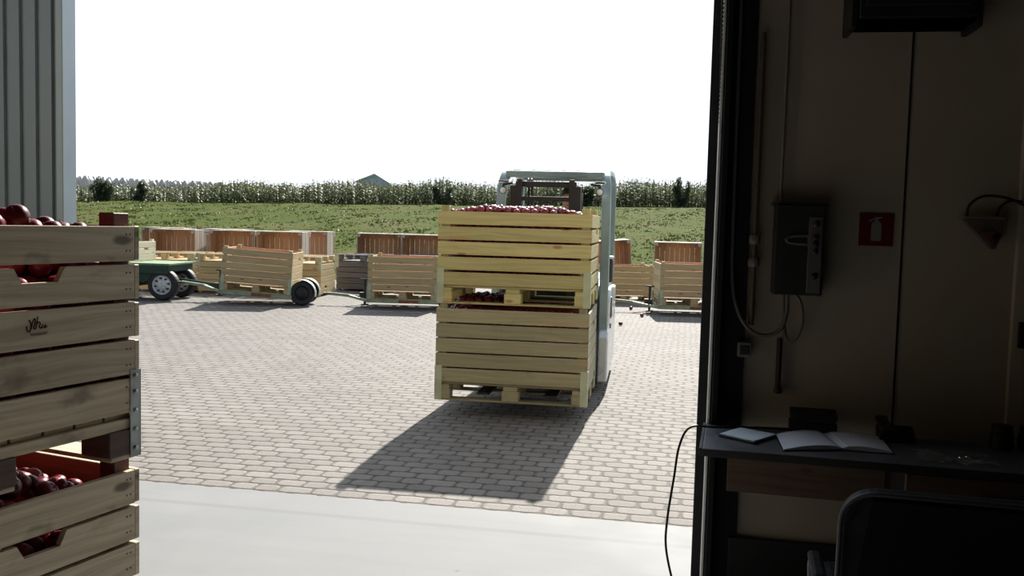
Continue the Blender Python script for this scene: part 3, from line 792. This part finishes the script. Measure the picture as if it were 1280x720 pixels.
for s_ in (-1, 1):
    q = MB(); ell(q, (s_ * .028, 2.257, 1.797), (.012, .010, .008)); ey = q.build('eye', 'eye_white', dr, smooth=True)
    q = MB(); ell(q, (s_ * .028, 2.2485, 1.797), (.0055, .003, .0055)); q.build('iris', 'hair', ey, smooth=True)
    q = MB(); ell(q, (s_ * .028, 2.257, 1.815), (.018, .006, .004)); q.build('eyebrow', 'hair', dr, smooth=True)
    q = MB(); ell(q, (s_ * .076, 2.34, 1.775), (.012, .022, .034)); q.build('ear', 'skin', dr, smooth=True)
SJ = {k: v for k, v in Jn.items() if k in ('belly', 'chest', 'shl', 'shr', 'ell', 'elr', 'pelvis', 'neckb')}
grow = lambda r, d_: tuple(x + d_ for x in r) if isinstance(r, tuple) else r + d_
SJ = {k: (v[0], grow(v[1], .03 if k in ('shl', 'shr', 'chest') else .022)) for k, v in SJ.items()}; SJ['neckb'] = ((0, 2.385, 1.60), (.092, .084)); SJ['pelvis'] = ((0, 2.41, 1.045), (.185, .145))
skin_body('shirt', SJ, [('pelvis', 'belly'), ('belly', 'chest'), ('chest', 'neckb'), ('neckb', 'shl'), ('neckb', 'shr'), ('shl', 'ell'), ('shr', 'elr')], 'shirt', dr)
TJ = {k: (v[0], grow(v[1], .012)) for k, v in Jn.items() if k in ('pelvis', 'hil', 'hir', 'knl', 'knr', 'cal', 'car', 'anl', 'anr')}
skin_body('trousers', TJ, [('pelvis', 'hil'), ('pelvis', 'hir'), ('hil', 'knl'), ('hir', 'knr'), ('knl', 'cal'), ('knr', 'car'), ('cal', 'anl'), ('car', 'anr')], 'trousers', dr)
for s_ in (-1, 1):
    q = MB(); q.box((s_ * .157, 1.78, .545), (.095, .26, .06)); q.build('shoe', 'black_plastic', dr, .025, True)

# ------------------------------------------------------------------ trailers
def wheel(parent, x, y, r, w, rim, name='wheel'):
    MM = T(x, y, r) @ RX(pi / 2)
    q = MB(); q.lathe([(r * .60, -w / 2), (r * .88, -w / 2), (r * .97, -w / 2 + w * .14), (r, -w / 2 + w * .3), (r, w / 2 - w * .3), (r * .97, w / 2 - w * .14), (r * .88, w / 2), (r * .62, w / 2 - .006), (r * .60, 0), (r * .60, -w / 2)], 32, 0, MM, False)
    wl = q.build(name, 'rubber', parent, smooth=False)
    q = MB()
    q.lathe([(.001, -w / 2 + .03), (r * .57, -w / 2 + .03), (r * .62, -w / 2 - .004), (r * .62, w / 2 + .004), (r * .56, w / 2 - .004), (r * .52, w / 2 - .02), (r * .30, w / 2 - .004), (r * .28, w / 2 + .012), (r * .14, w / 2 + .016), (r * .12, w / 2 + .03), (.001, w / 2 + .03)], 28, 0, MM)
    rm = q.build('rim', rim, wl)
    if rim == 'rim_grey':
        q = MB()
        for k in range(8):
            a = k * pi / 4 + .2
            q.box((r * .43 * cos(a), r * .43 * sin(a), w / 2 - .008), (.045, .03, .012), 0, MM @ Matrix())
        q.build('rim_slot', 'black_plastic', rm)
        q = MB()
        for k in range(6): a = k * pi / 3; q.lathe([(.001, 0), (.009, 0), (.008, .012), (.001, .014)], 8, 0, MM @ T(r * .21 * cos(a), r * .21 * sin(a), w / 2 + .012))
        q.build('wheel_nut', 'chrome', rm)
    return wl
def bin_trailer(label, M, wheels=True, hitch_left=True):
    """local: crate centre above origin, x along the train, -y towards the shed"""
    r = thing('bin_trailer', label, 'trailer'); at_matrix(r, M)
    q = MB()
    for y in (-.47, .47): q.box((0, y, .13), (1.24, .05, .06))
    for x in (-.58, -.2, .2, .58): q.box((x, 0, .13), (.05, .92, .06))
    q.build('frame', 'green_steel', r, .004)
    q = MB(); q.box((.1, -.497, .13), (.34, .006, .05)); q.build('rust_patch', 'rust', r, .002)
    for sy in (-1, 1):
        q = MB(); q.box((-.615, sy * .47, .26), (.012, .05, .24)); q.build('crate_stop', 'green_steel', r, .002)
    q = MB()
    for sy in (-1, 1): q.sweep([(-.60, sy * .40, .12), (-1.02, 0, .17)], .04, .06, (.0, 0, 1))
    q.sweep([(-.98, 0, .17), (-1.40, 0, .20)], .05, .05, (0, 0, 1)); q.build('drawbar', 'green_steel', r, .004)
    q = MB(); q.tube([(-1.40 + .06 * cos(a * pi / 8), .06 * sin(a * pi / 8), .20) for a in range(16)], .014, 8, closed=True); q.build('tow_eye', 'dark_steel', r, smooth=True)
    q = MB(); q.tube([(-.72, -.06, .04), (-.72, -.06, .46)], .022, 10); q.tube([(-.80, -.06, .47), (-.64, -.06, .47)], .013, 8); q.box((-.72, -.06, .03), (.12, .12, .02)); q.box((-.74, -.05, .19), (.14, .12, .10)); q.build('jack_stand', 'dark_steel', r, .002)
    q = MB(); q.box((.70, 0, .14), (.2, .10, .08)); q.box((.86, 0, .15), (.18, .06, .06)); q.box((.93, 0, .19), (.05, .10, .12)); q.build('rear_hitch', 'dark_steel', r, .006)
    if wheels:
        q = MB(); q.tube([(.78, -.47, .21), (.78, .22, .21)], .025, 10); q.box((.68, -.12, .15), (.2, .5, .05)); q.build('axle', 'dark_steel', r)
        for y in (-.40, .05):
            wheel(r, .78, y, .21, .13, 'black_plastic')
            q = MB(); pts = [(.78 + .235 * cos(a), y, .21 + .235 * sin(a)) for a in [R(-10 + 12 * k) for k in range(12)]]
            q.sweep(pts, .15, .006, (0, 1, 0)); q.build('mudguard', 'galv', r)
    return r
def gT(x, y, z=0.): return T(x, y, z + gz(y))
TM = gT(-4.43, 16.42) @ RZ(R(2.5)); TC = gT(-1.855, 16.30) @ RZ(R(-1)); TR = gT(3.17, 16.5) @ RZ(R(-2))
def tilted(M, a): return M @ T(.78, 0, .21) @ RY(a) @ T(-.78, 0, -.21)
MID = tilted(TM, R(3.4))
bin_trailer('low bin trailer with mudguarded twin wheels, second from the left of the train', MID)
bin_trailer('low green bin trailer parked just left of the forklift', TC)
bin_trailer('low bin trailer with jack stand, right of the forklift by the doorway edge', TR)
bin_at('tan', MID @ T(0, 0, .162), 'tan slatted crate riding tilted on the trailer with twin wheels')
bin_at('tan', TC @ T(0, 0, .162), 'tan slatted crate on the trailer just left of the forklift')
bin_at('tan', TR @ T(0, 0, .162), 'tan slatted crate on the trailer by the right doorway edge')
# green wagon at the left
wg = thing('green_wagon', 'dark green farm wagon with grey-rimmed wheels, partly behind the left stack', 'trailer'); at_matrix(wg, gT(-6.12, 16.45) @ RZ(R(-5)))
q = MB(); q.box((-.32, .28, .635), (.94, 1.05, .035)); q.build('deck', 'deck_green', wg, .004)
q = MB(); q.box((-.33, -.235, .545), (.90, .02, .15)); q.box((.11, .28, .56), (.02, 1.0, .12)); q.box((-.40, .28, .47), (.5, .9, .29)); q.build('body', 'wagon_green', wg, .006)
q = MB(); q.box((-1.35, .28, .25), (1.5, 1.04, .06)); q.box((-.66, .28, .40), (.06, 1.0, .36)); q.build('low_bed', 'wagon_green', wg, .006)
q = MB(); q.tube([(0, -.16, .27), (0, .72, .27)], .035, 10); q.box((-.1, .28, .36), (.3, .5, .14)); q.build('axle', 'dark_steel', wg)
wheel(wg, 0, -.12, .275, .17, 'rim_grey'); wheel(wg, 0, .60, .275, .17, 'rim_grey')
q = MB(); q.tube([(.1, .25, .36), (.80, .1, .30)], .022, 8); q.tube([(.75, .1, .30), (.90, .08, .29)], .035, 8); q.build('rear_hitch', 'wagon_green', wg)
bin_at('pale', wg.matrix_world if False else (gT(-6.12, 16.45) @ RZ(R(-5))) @ T(-1.20, .30, .28), 'pale new crate on the low bed of the green wagon')

# ------------------------------------------------------------------ crates stored behind the train
INV = RX(pi)
def upside(x, y, yaw, style, label): bin_at(style, gT(x, y, BH) @ RZ(R(yaw)) @ INV, label)
UPM = Matrix(((0, 0, 0, 0), (0, 0, 0, 0), (0, 0, 0, 0), (0, 0, 0, 1)))
# stood on end: local x up, local z (opening) towards the shed, local y to the left
UPM = Matrix(((0, -1, 0, 0), (0, 0, -1, 0), (1, 0, 0, 0), (0, 0, 0, 1)))
def onend(x, y, yaw, style, label, lean=0., z=0.):
    """(x,y): middle of the opening's foot"""
    return bin_at(style, gT(x, y, z) @ RZ(R(yaw)) @ RY(R(lean)) @ T(0, BH, .601) @ UPM, label)
upside(-6.75, 18.6, -6, 'tan', 'upturned tan crate behind the green wagon, leftmost of the low row')
upside(-5.50, 18.55, -5, 'tan', 'upturned tan crate behind the drawbar of the tilted crate')
upside(-4.25, 18.45, -5, 'tan', 'upturned tan crate behind the tilted crate and its twin wheels')
upside(-3.02, 20.0, -16, 'dark', 'upturned dark grey crate between the two tan trailer crates')
upside(-1.65, 20.1, -6, 'dark', 'upturned dark crate behind the trailer crate left of the forklift')
bin_at('tan', gT(2.18, 18.85) @ RZ(R(3)), 'tan crate standing on the ground right of the forklift guard')
onend(-7.17, 19.5, -4, 'grey', 'crate on end with stained orange inside, leftmost of the upright ones in front')
onend(-6.06, 20.0, -2, 'grey', 'crate on end behind the tilted crate, left one of the dark-red pair')
onend(-5.04, 20.0, -2, 'grey', 'crate on end behind the tilted crate, right one of the dark-red pair')
onend(-4.80, 21.5, -3, 'grey', 'orange-lined crate on end standing behind and right of the dark-red pair', 0, .0)
onend(-8.05, 21.3, -4, 'grey', 'crate on end in the back row, peeping over the leftmost upright one', 0, .0)
onend(-6.75, 21.5, -4, 'grey', 'crate on end in the back row, peeping over the dark-red pair', 0, .0)
onend(-3.02, 20.9, 2, 'grey', 'crate on end left of the forklift, left one of the pair with slatted backs')
onend(-2.0, 20.75, -1, 'grey', 'crate on end left of the forklift, right one of the pair beside the load')
onend(2.10, 19.75, 6, 'grey', 'leaning crate on end right of the forklift, its slats fanned upright', -4.5, .0)
onend(3.49, 19.7, -9, 'grey', 'crate on end behind the trailer crate by the right doorway edge')

# ------------------------------------------------------------------ grey clad wall outside, left
WM = T(-3.868, 8., 0) @ RZ(-YAW * .4)
q = MB(); n = 46; pitch = .142; P = [(0, 0)]
prof = []; x = -.055
while x > -6.2:
    prof += [(x, 0), (x - .008, .035), (x - .036, .035), (x - .044, 0)]; x -= pitch
prof = [(0, 0)] + prof + [(x, 0)]
vsx = [(a, b_, z) for z in (0, 3.7) for a, b_ in prof]; k = len(prof)
q.add(vsx, [(i + 1, i, k + i, k + i + 1) for i in range(k - 1)])
q.box((-3.1, .115, 1.85), (6.2, .15, 3.7))
w = struct(q.build('wall_outside', 'clad_grey')); at_matrix(w, WM)
q = MB(); q.box((-.024, -.006, 1.85), (.052, .016, 3.7)); q.box((.004, .09, 1.85), (.012, .2, 3.7)); q.lathe([(.001, 0), (.006, 0), (.001, .004)], 8, 0, T(-.02, -.014, 1.9) @ RX(pi / 2))
w = struct(q.build('trim_1', 'clad_trim')); at_matrix(w, WM)

# ------------------------------------------------------------------ shed shell
def bstruct(mb, name, mat, bevel=0.): return struct(bld(mb.build(name, mat, None, bevel)))
q = MB(); q.box((3.26, .11, 2.2), (6.5, .2, 4.4)); q.box((-5.6, .11, 2.2), (3.6, .2, 4.4)); q.box((-1.9, .11, 3.95), (3.8, .2, .9))
q2 = q; wall_f = bstruct(q, 'wall_front', 'wall_panel')
q = MB(); q.box((6.6, -4.0, 2.2), (.2, 8.4, 4.4)); bstruct(q, 'wall_right', 'wall_room')
q = MB(); q.box((-7.5, -4.0, 2.2), (.2, 8.4, 4.4)); bstruct(q, 'wall_left', 'wall_room')
q = MB(); q.box((-.45, -8.1, 2.2), (14.3, .2, 4.4)); bstruct(q, 'wall_back', 'wall_room')
q = MB(); q.box((-.45, -3.95, 4.5), (14.3, 8.5, .2)); bstruct(q, 'ceiling', 'ceiling_panel')
# panel joints in the wall, door jamb, seals
q = MB()
for u in (.713, ): q.box((u, .0085, 2.2), (.007, .004, 4.4))
bstruct(q, 'trim_2', 'dark_seal')
q = MB(); q.box((1.60, -.006, 1.3), (.96, .03, 2.6)); bstruct(q, 'door_1', 'door_panel_paint', .004)
q = MB(); q.box((.022, .06, 1.75), (.024, .27, 3.5)); q.box((.075, -.002, 1.75), (.11, .016, 3.5)); bstruct(q, 'trim_3', 'dark_seal', .003)
q = MB(); q.box((.003, .085, 1.75), (.010, .22, 3.5)); bstruct(q, 'trim_4', 'jamb_metal', .002)
q = MB(); q.box((-.001, -.042, 1.75), (.010, .030, 3.5)); bstruct(q, 'trim_5', 'edge_glint', .002)
q = MB(); q.box((-.010, .205, 1.75), (.06, .035, 3.5)); bstruct(q, 'trim_6', 'dark_seal', .004)
q = MB(); q.box((3.27, -.012, .138), (6.34, .024, .276)); bstruct(q, 'baseboard_front', 'desk_edge', .003)

# ------------------------------------------------------------------ things on and by the dark wall
def wthing(name, label, cat, u, v, z): r = thing(name, label, cat); at_matrix(r, MBLD @ T(u, v, z)); return r
# black unit at the top
r = wthing('wall_unit', 'black box unit mounted high on the wall, cut by the top of the picture', 'wall unit', .675, 0, 2.28)
q = MB(); q.box((0, -.12, .30), (.40, .20, .54)); q.box((0, -.225, .18), (.36, .012, .22)); q.build('housing', 'black_plastic', r, .012)
for s_ in (-1, 1):
    q = MB(); q.box((s_ * .215, -.10, .32), (.022, .20, .64)); q.build('bracket', 'desk_edge', r, .004)
q = MB(); q.box((0, -.10, .022), (.42, .20, .0)); q.build('bottom_rail', 'black_plastic', r, .003)
# control box
r = wthing('control_box', 'dark wall control box with a light button strip, left of the red sign', 'control box', .32, 0, 1.28)
q = MB(); q.box((-.005, -.055, .175), (.185, .10, .35)); q.build('housing', 'box_grey', r, .006)
q = MB(); q.box((.053, -.108, .158), (.052, .010, .295)); q.build('button_strip', 'strip_grey', r, .003)
for zz, mt, rr in ((.275, 'button_red', .013), (.225, 'black_plastic', .012), (.198, 'black_plastic', .012), (.170, 'black_plastic', .010), (.075, 'black_plastic', .012)):
    q = MB(); q.lathe([(.001, 0), (rr, 0), (rr, .008), (rr * .8, .012), (.001, .013)], 14, 0, T(.053, -.113, zz) @ RX(pi / 2)); o = q.build('button', mt, r, smooth=True)
    if mt == 'button_red': o['label'] = 'red button'
q = MB(); pts = [(.03, -.107, .232), (-.035, -.107, .228), (-.055, -.107, .215), (-.035, -.107, .202), (.03, -.107, .198)]
q.tube(smoothpath(pts, 6), .0055, 8); q.box((.03, -.107, .215), (.012, .006, .045)); q.build('emblem', 'strip_grey', r)
q = MB(); q.box((-.005, -.05, .352), (.21, .09, .012)); q.build('lid_edge', 'black_plastic', r, .003)
# cables from the box
def tubething(name, label, cat, pts, rr, mat, group=None, n=8, world=False, parts=()):
    q = MB(); q.tube(smoothpath(pts, 8), rr, n); o = q.build(name, mat, None, smooth=True)
    if not world: bld(o)
    return tag(o, label, cat, group)
tubething('power_cable', 'grey cable looping from the door jamb under the control box', 'cable', [(.062, -.03, 3.4), (.062, -.03, 2.4), (.066, -.03, 1.6), (.072, -.035, 1.33), (.10, -.045, 1.20), (.15, -.05, 1.13), (.21, -.05, 1.112), (.265, -.05, 1.14), (.285, -.05, 1.21), (.285, -.05, 1.282)], .0075, 'cable_grey')
tubething('looped_cable', 'brownish cable dropping from the control box and doubling back', 'cable', [(.31, -.06, 1.284), (.335, -.062, 1.25), (.345, -.06, 1.18), (.33, -.05, 1.115), (.30, -.04, 1.09), (.285, -.035, 1.12), (.275, -.03, 1.20), (.27, -.045, 1.282)], .0065, 'cable_grey')
tubething('conduit', 'thin conduit running up the wall above the control box', 'conduit', [(.245, -.012, 3.9), (.247, -.012, 2.5), (.245, -.012, 1.645)], .006, 'conduit_paint')
r = wthing('cable_joint', 'pair of pale cable glands on a black conduit beside the control box', 'cable joint', .152, 0, 1.40)
for zz in (0, .09): q = MB(); q.lathe([(.001, -.018), (.02, -.018), (.023, -.006), (.023, .006), (.02, .018), (.001, .018)], 12, 0, T(0, -.03, zz)); q.build('gland', 'connector_grey', r, smooth=False)
q = MB(); q.tube([(0, -.03, -.25), (0, -.03, .9)], .011, 8); q.build('conduit_pipe', 'bracket_brown', r)
r = wthing('socket_box', 'small grey socket box low on the wall by the jamb', 'socket', .13, 0, 1.02)
q = MB(); q.box((0, -.025, .03), (.055, .05, .06)); q.build('housing', 'connector_grey', r, .006)
q = MB(); q.box((0, -.052, .03), (.036, .006, .036)); q.build('cover', 'box_grey', r, .003)
q = MB(); q.tube([(.268, -.012, 1.10), (.268, -.012, .88)], .011, 8); q.lathe([(.001, 0), (.015, .004), (.015, .03), (.001, .034)], 10, 0, T(.268, -.014, .875)); tag(bld(q.build('hanging_rod', 'cable_black')), 'dark rod hanging on the wall below the control box', 'rod')
# fire extinguisher sign
r = wthing('fire_sign', 'small red square sign with a white fire extinguisher symbol', 'sign', .614, .008, 1.543)
q = MB(); q.box((0, -.002, 0), (.128, .004, .128)); q.build('plate', 'sign_red', r, .001)
q = MB(); yy = -.0046
body2 = [(-.017, -.045), (.017, -.045), (.019, -.041), (.019, .018), (.013, .030), (.006, .034), (.006, .040), (.020, .046), (.020, .050), (-.004, .048), (-.026, .036), (-.030, .030), (-.027, .029), (-.010, .038), (-.006, .034), (-.013, .030), (-.019, .018), (-.019, -.041)]
q.prism(body2, lambda a, b_, c: (a, c, b_), -.0052, -.004); q.build('extinguisher_symbol', 'sign_white', r)
# triangular bracket with loops of cable
r = wthing('cable_bracket', 'small triangular wall bracket with cable loops, right of the red sign', 'bracket', .985, 0, 1.48)
q = MB(); q.prism([(-.07, .112), (.075, .118), (.072, .06), (.05, 0), (.035, .0)], lambda a, b_, c: (a, c, b_), -.05, -.02); q.build('holder', 'bracket_brown', r, .003)
q = MB(); q.box((0, -.035, .118), (.15, .06, .010)); q.build('top_plate', 'connector_grey', r, .002)
q = MB(); q.prism([(-.01, .07), (.045, .07), (.05, .02), (.035, .012)], lambda a, b_, c: (a, c, b_), -.056, -.048); q.build('red_tab', 'bracket_red', r, .002)['label'] = 'dull red tab'
q = MB(); q.tube([(.045, -.06, .045), (.045, -.02, .02)], .012, 8); q.build('hook', 'cable_black', r)
tubething('looping_cable', 'black cable arching from the triangular bracket to the right', 'cable', [(.93, -.04, 1.60), (.935, -.05, 1.645), (.98, -.05, 1.678), (1.05, -.05, 1.676), (1.11, -.05, 1.655), (1.16, -.05, 1.625), (1.25, -.04, 1.55)], .005, 'cable_black')
tubething('short_cable_loop', 'short black cable loop rising from the right end of the triangular bracket', 'cable', [(1.035, -.04, 1.60), (1.04, -.05, 1.635), (1.075, -.05, 1.662), (1.12, -.055, 1.66)], .005, 'cable_black')
r = wthing('door_handle_block', 'black handle block on the pale door at the right edge', 'handle', 1.165, -.021, 1.156)
q = MB(); q.box((0, -.008, 0), (.05, .016, .10)); q.build('plate', 'desk_edge', r, .004)
q = MB(); q.tube([(0, -.012, 0), (0, -.05, 0)], .011, 10); q.box((.05, -.055, 0), (.14, .018, .026)); q.build('lever', 'black_plastic', r, .005)
# bead chain beside the jamb
q = MB(); zz = 1.95
while zz < 3.3: q.lathe([(.0003, -.008), (.006, -.005), (.006, .005), (.0003, .008)], 7, 0, T(-.002 - .02 * sin((zz - 1.95) * 1.1), -.05, zz)); zz += .017
q.tube([(-.002 - .02 * sin((k * .1) * 1.1), -.05, 1.95 + k * .1) for k in range(14)], .0015, 5)
tag(bld(q.build('door_chain', 'dark_steel')), 'dark bead chain hanging along the top of the door jamb', 'chain')

# ------------------------------------------------------------------ desk
DY = R(13.5)
MD = T(.80, 3.715, 0) @ RZ(-DY)      # local: x along the desk, -y to the room, origin at back left corner
def dth(name, label, cat, p, yaw=0., group=None):
    r = thing(name, label, cat, (p[0], p[1], p[2]), yaw, group); return r
dk = thing('desk', 'dark-topped writing desk against the wall right of the doorway', 'desk'); at_matrix(dk, MD)
q = MB(); q.box((.90, -.225, .7325), (1.80, .45, .025)); q.build('worktop', ['desk_top'], dk, .003)
q = MB(); q.box((.90, -.455, .7325), (1.80, .012, .027)); q.box((-.005, -.225, .7325), (.012, .45, .027)); q.build('edge_band', 'desk_edge', dk, .002)
q = MB(); q.box((.39, -.04, .555), (.60, .02, .135), 0, None, 0, None, 1.); q.build('back_rail', 'desk_board', dk, .002)
q = MB(); q.box((1.05, -.40, .605), (.72, .03, .20)); q.build('drawer_front', 'desk_board', dk, .003)
dr_f = [c for c in dk.children if c.name.startswith('drawer_front')][0]
q = MB(); q.box((1.05, -.423, .645), (.26, .012, .012)); q.box((.94, -.416, .645), (.012, .02, .012)); q.box((1.16, -.416, .645), (.012, .02, .012)); q.build('handle', 'chrome', dr_f, .002)
q = MB(); q.box((1.05, -.21, .605), (.70, .34, .19)); q.build('drawer_body', 'desk_edge', dk, .003)
q = MB(); q.box((1.70, -.22, .36), (.03, .42, .72)); q.build('side_panel', 'desk_board', dk, .002)
q = MB(); q.box((.69, -.03, .36), (.03, .05, .72)); q.build('leg', 'desk_edge', dk, .002)
DZ = .7455
def quadprism(mb, pts, z0, z1, mi=0): mb.prism([(p[0], p[1]) for p in pts], lambda a, b_, c: (a, b_, c), z0, z1, mi)
ctr = lambda pts: (sum(p[0] for p in pts) / len(pts), sum(p[1] for p in pts) / len(pts))
# tablet-like pad
P4 = [(.795, 3.470), (.901, 3.353), (1.02, 3.485), (.905, 3.592)]; c = ctr(P4); rel = [(p[0] - c[0], p[1] - c[1]) for p in P4]
r = dth('writing_pad', 'pale blue pad with a dark base at the left end of the desk', 'pad', (c[0], c[1], DZ))
q = MB(); quadprism(q, rel, 0, .009); q.build('base', 'desk_edge', r, .002)
q = MB(); quadprism(q, [(p[0] * .96, p[1] * .96) for p in rel], .009, .013); q.build('sheets', 'paper_blue', r, .001)
# open notebook: two curved page blocks
r = dth('open_notebook', 'open notebook with white pages lying on the desk', 'book', (1.18, 3.40, DZ))
L4 = [(1.027, 3.515), (.985, 3.268), (1.205, 3.300), (1.215, 3.545)]; R4 = [(1.215, 3.545), (1.205, 3.300), (1.370, 3.262), (1.425, 3.515)]
def page(nm, A, flip):
    q = MB(); n = 8; vs = []
    for i in range(n + 1):
        f = i / n; hh = .006 + .016 * (sin(pi * (1 - f if flip else f)) ** 1.0 * .6 + (1 - f if flip else f) * .5) * (1.0)
        if (f == 1 and not flip) or (f == 0 and flip): hh = .008
        for e in ((A[0], A[3]), (A[1], A[2])):
            x = e[0][0] + (e[1][0] - e[0][0]) * f - 1.18; y = e[0][1] + (e[1][1] - e[0][1]) * f - 3.40
            vs += [(x, y, .002), (x, y, hh)]
    fs = []
    for i in range(n):
        a = i * 4; b_ = a + 4
        fs += [(a + 1, b_ + 1, b_ + 3, a + 3), (a, a + 2, b_ + 2, b_), (a, b_, b_ + 1, a + 1), (a + 2, a + 3, b_ + 3, b_ + 2)]
    fs += [(0, 1, 3, 2), (n * 4, n * 4 + 2, n * 4 + 3, n * 4 + 1)]
    q.add(vs, fs); return q.build(nm, 'paper', r, smooth=False)
page('left_page', L4, False); page('right_page', R4, True)
q = MB(); quadprism(q, [(p[0] - 1.18, p[1] - 3.40) for p in ((1.02, 3.522), (.978, 3.26), (1.205, 3.292), (1.376, 3.254), (1.432, 3.52), (1.215, 3.552))], 0, .0025); q.build('cover', 'desk_edge', r)
# small black device behind
r = dth('stacked_box', 'small dark stacked box standing at the back of the desk by the wall', 'box', (1.19, 3.595, DZ), -DY)
q = MB(); q.box((0, 0, .022), (.175, .10, .044)); q.build('lower_case', 'box_grey', r, .006)
q = MB(); q.box((0, 0, .052), (.165, .09, .012)); q.build('slot', 'desk_edge', r, .002)
q = MB(); q.box((0, .0, .072), (.175, .10, .026), 0, RX(R(4))); q.build('upper_case', 'box_grey', r, .006)
# phone
r = dth('desk_telephone', 'black telephone lying on the desk right of the open notebook', 'telephone', (1.48, 3.505, DZ), -DY)
q = MB(); q.prism([(-.06, 0), (.06, 0), (.06, .045), (-.06, .02)], lambda a, b_, c: (c, a, b_), -.065, .065); q.build('base', 'black_plastic', r, .006)
q = MB(); q.box((-.045, 0, .055), (.045, .17, .022), 0, RX(R(8))); q.build('handset', 'black_plastic', r, .009)
q = MB(); [q.box((.03 + .022 * (i % 2), -.03 + .02 * (i // 2), .036 + .005 * (i // 2)), (.014, .012, .006)) for i in range(6)]; q.build('keypad', 'box_grey', r)
# clear film / sheet with glasses-like keyring
r = dth('plastic_sleeve', 'faint clear sleeve lying on the desk right of the telephone', 'sleeve', (1.58, 3.23, DZ), -DY)
q = MB(); q.box((0, 0, .001), (.26, .19, .002)); q.box((0, 0, .0028), (.21, .15, .0012)); q.build('sheet', 'clear_film', r)
r = dth('key_ring', 'small metal key ring lying on the clear sleeve', 'keys', (1.60, 3.22, DZ + .0038), -DY)
q = MB(); q.tube([(.016 * cos(a * pi / 8), .016 * sin(a * pi / 8), .002) for a in range(16)], .0018, 6, closed=True); q.build('ring', 'chrome', r)
for a in (.3, 1.2, 5.4):
    q = MB(); q.lathe([(.0005, 0), (.009, 0), (.009, .002), (.0005, .002)], 12, 0, RZ(a) @ T(.03, 0, .001)); q.box((.052, 0, .002), (.034, .006, .002), 0, RZ(a)); q.build('key', 'chrome', r)
# two dark jars at the right
for i, (x, y, lb) in enumerate(((1.825, 3.395, 'dark jar at the right end of the desk, left of the two'), (1.925, 3.385, 'dark jar at the right end of the desk, right of the two'))):
    r = dth('jar', lb, 'jar', (x, y, DZ), 0, 'dark jars on the desk')
    q = MB(); q.lathe([(.001, 0), (.038, 0), (.041, .006), (.041, .055), (.034, .064), (.001, .064)], 20); q.build('glass_body', 'black_plastic', r, smooth=False)
    q = MB(); q.lathe([(.001, .064), (.036, .064), (.036, .086), (.033, .089), (.001, .089)], 20); q.build('lid', 'desk_edge', r)
# cable falling from the desk end
tubething('desk_cable', 'thin cable leaving the left end of the desk and trailing to the floor', 'cable',
          [(1.10, 3.60, DZ + .008), (1.0, 3.615, DZ + .007), (.90, 3.60, DZ + .008), (.80, 3.56, DZ + .016), (.70, 3.53, DZ + .02), (.655, 3.50, .70), (.635, 3.48, .58), (.612, 3.46, .42), (.615, 3.47, .30), (.655, 3.46, .14), (.70, 3.44, .02), (.74, 3.35, .008), (.80, 3.30, .008)], .0045, 'cable_black', world=True)
tubething('curled_cable', 'pale thin cable curling on the floor by the jamb', 'cable', [(.66, 3.62, .10), (.61, 3.58, .14), (.59, 3.50, .10), (.61, 3.42, .03), (.66, 3.36, .006), (.72, 3.34, .006)], .003, 'cable_grey', world=True)

# ------------------------------------------------------------------ office chair
oc = thing('office_chair', 'black office chair seen from behind, pushed up to the desk', 'chair', (1.115, 2.36, 0), R(-14))
q = MB()
pts = []
W2, H0, H1, rad = .245, .50, .885, .085
for cx, cz, a0 in ((W2 - rad, H1 - rad, 0), (-W2 + rad, H1 - rad, 90), (-W2 + .05, H0 + .05, 180), (W2 - .05, H0 + .05, 270)):
    rr = rad if cz > .7 else .05
    for k in range(7): a = R(a0 + 15 * k); pts.append((cx + rr * cos(a), cz + rr * sin(a)))
lean = lambda z: -.0 + (z - .5) * -.10
q.prism(pts, lambda a, b_, c: (a, c - .05 + lean(b_) - .06 * (1 - (a / W2) ** 2) * .6, b_), -.035, .035); q.build('backrest', 'leather_black', oc, .018, seg=3)
q = MB(); q.tube([(p[0] * 1.012, -.088 + lean(p[1]) - .036 * (1 - (p[0] / W2) ** 2), p[1]) for p in pts], .006, 8, closed=True); q.build('piping', 'piping_grey', oc, smooth=True)
q = MB(); q.box((0, .24, .455), (.50, .48, .09)); q.build('seat', 'leather_black', oc, .035, seg=3)
for s_ in (-1, 1):
    q = MB(); q.tube(smoothpath([(s_ * .255, .02, .46), (s_ * .275, .03, .50), (s_ * .275, .05, .535), (s_ * .272, .10, .555), (s_ * .272, .28, .555), (s_ * .272, .33, .52), (s_ * .27, .30, .47)], 6), .016, 10); ar = q.build('armrest', 'piping_grey', oc, smooth=True)
    q = MB(); q.box((s_ * .272, .19, .57), (.042, .22, .026)); q.build('arm_pad', 'leather_black', ar, .012)
q = MB(); q.tube([(0, .22, .10), (0, .22, .42)], .028, 12); q.build('gas_post', 'black_plastic', oc)
q = MB(); q.sweep([(0, .10, .42), (0, -.05, .44), (0, -.06, .55)], .08, .02, (1, 0, 0)); q.build('back_support', 'black_plastic', oc)
for k in range(5):
    a = k * 2 * pi / 5 + .3; dx, dy = cos(a), sin(a)
    q = MB(); q.sweep([(0, .22, .11), (dx * .15, .22 + dy * .15, .10), (dx * .28, .22 + dy * .28, .075)], .05, .03, (-dy, dx, 0)); lg = q.build('leg', 'black_plastic', oc, .006)
    q = MB(); q.lathe([(.001, -.02), (.022, -.02), (.027, -.012), (.027, .012), (.022, .02), (.001, .02)], 14, 0, T(dx * .28, .22 + dy * .28, .027) @ RZ(a) @ RX(pi / 2)); q.build('caster', 'black_plastic', lg)
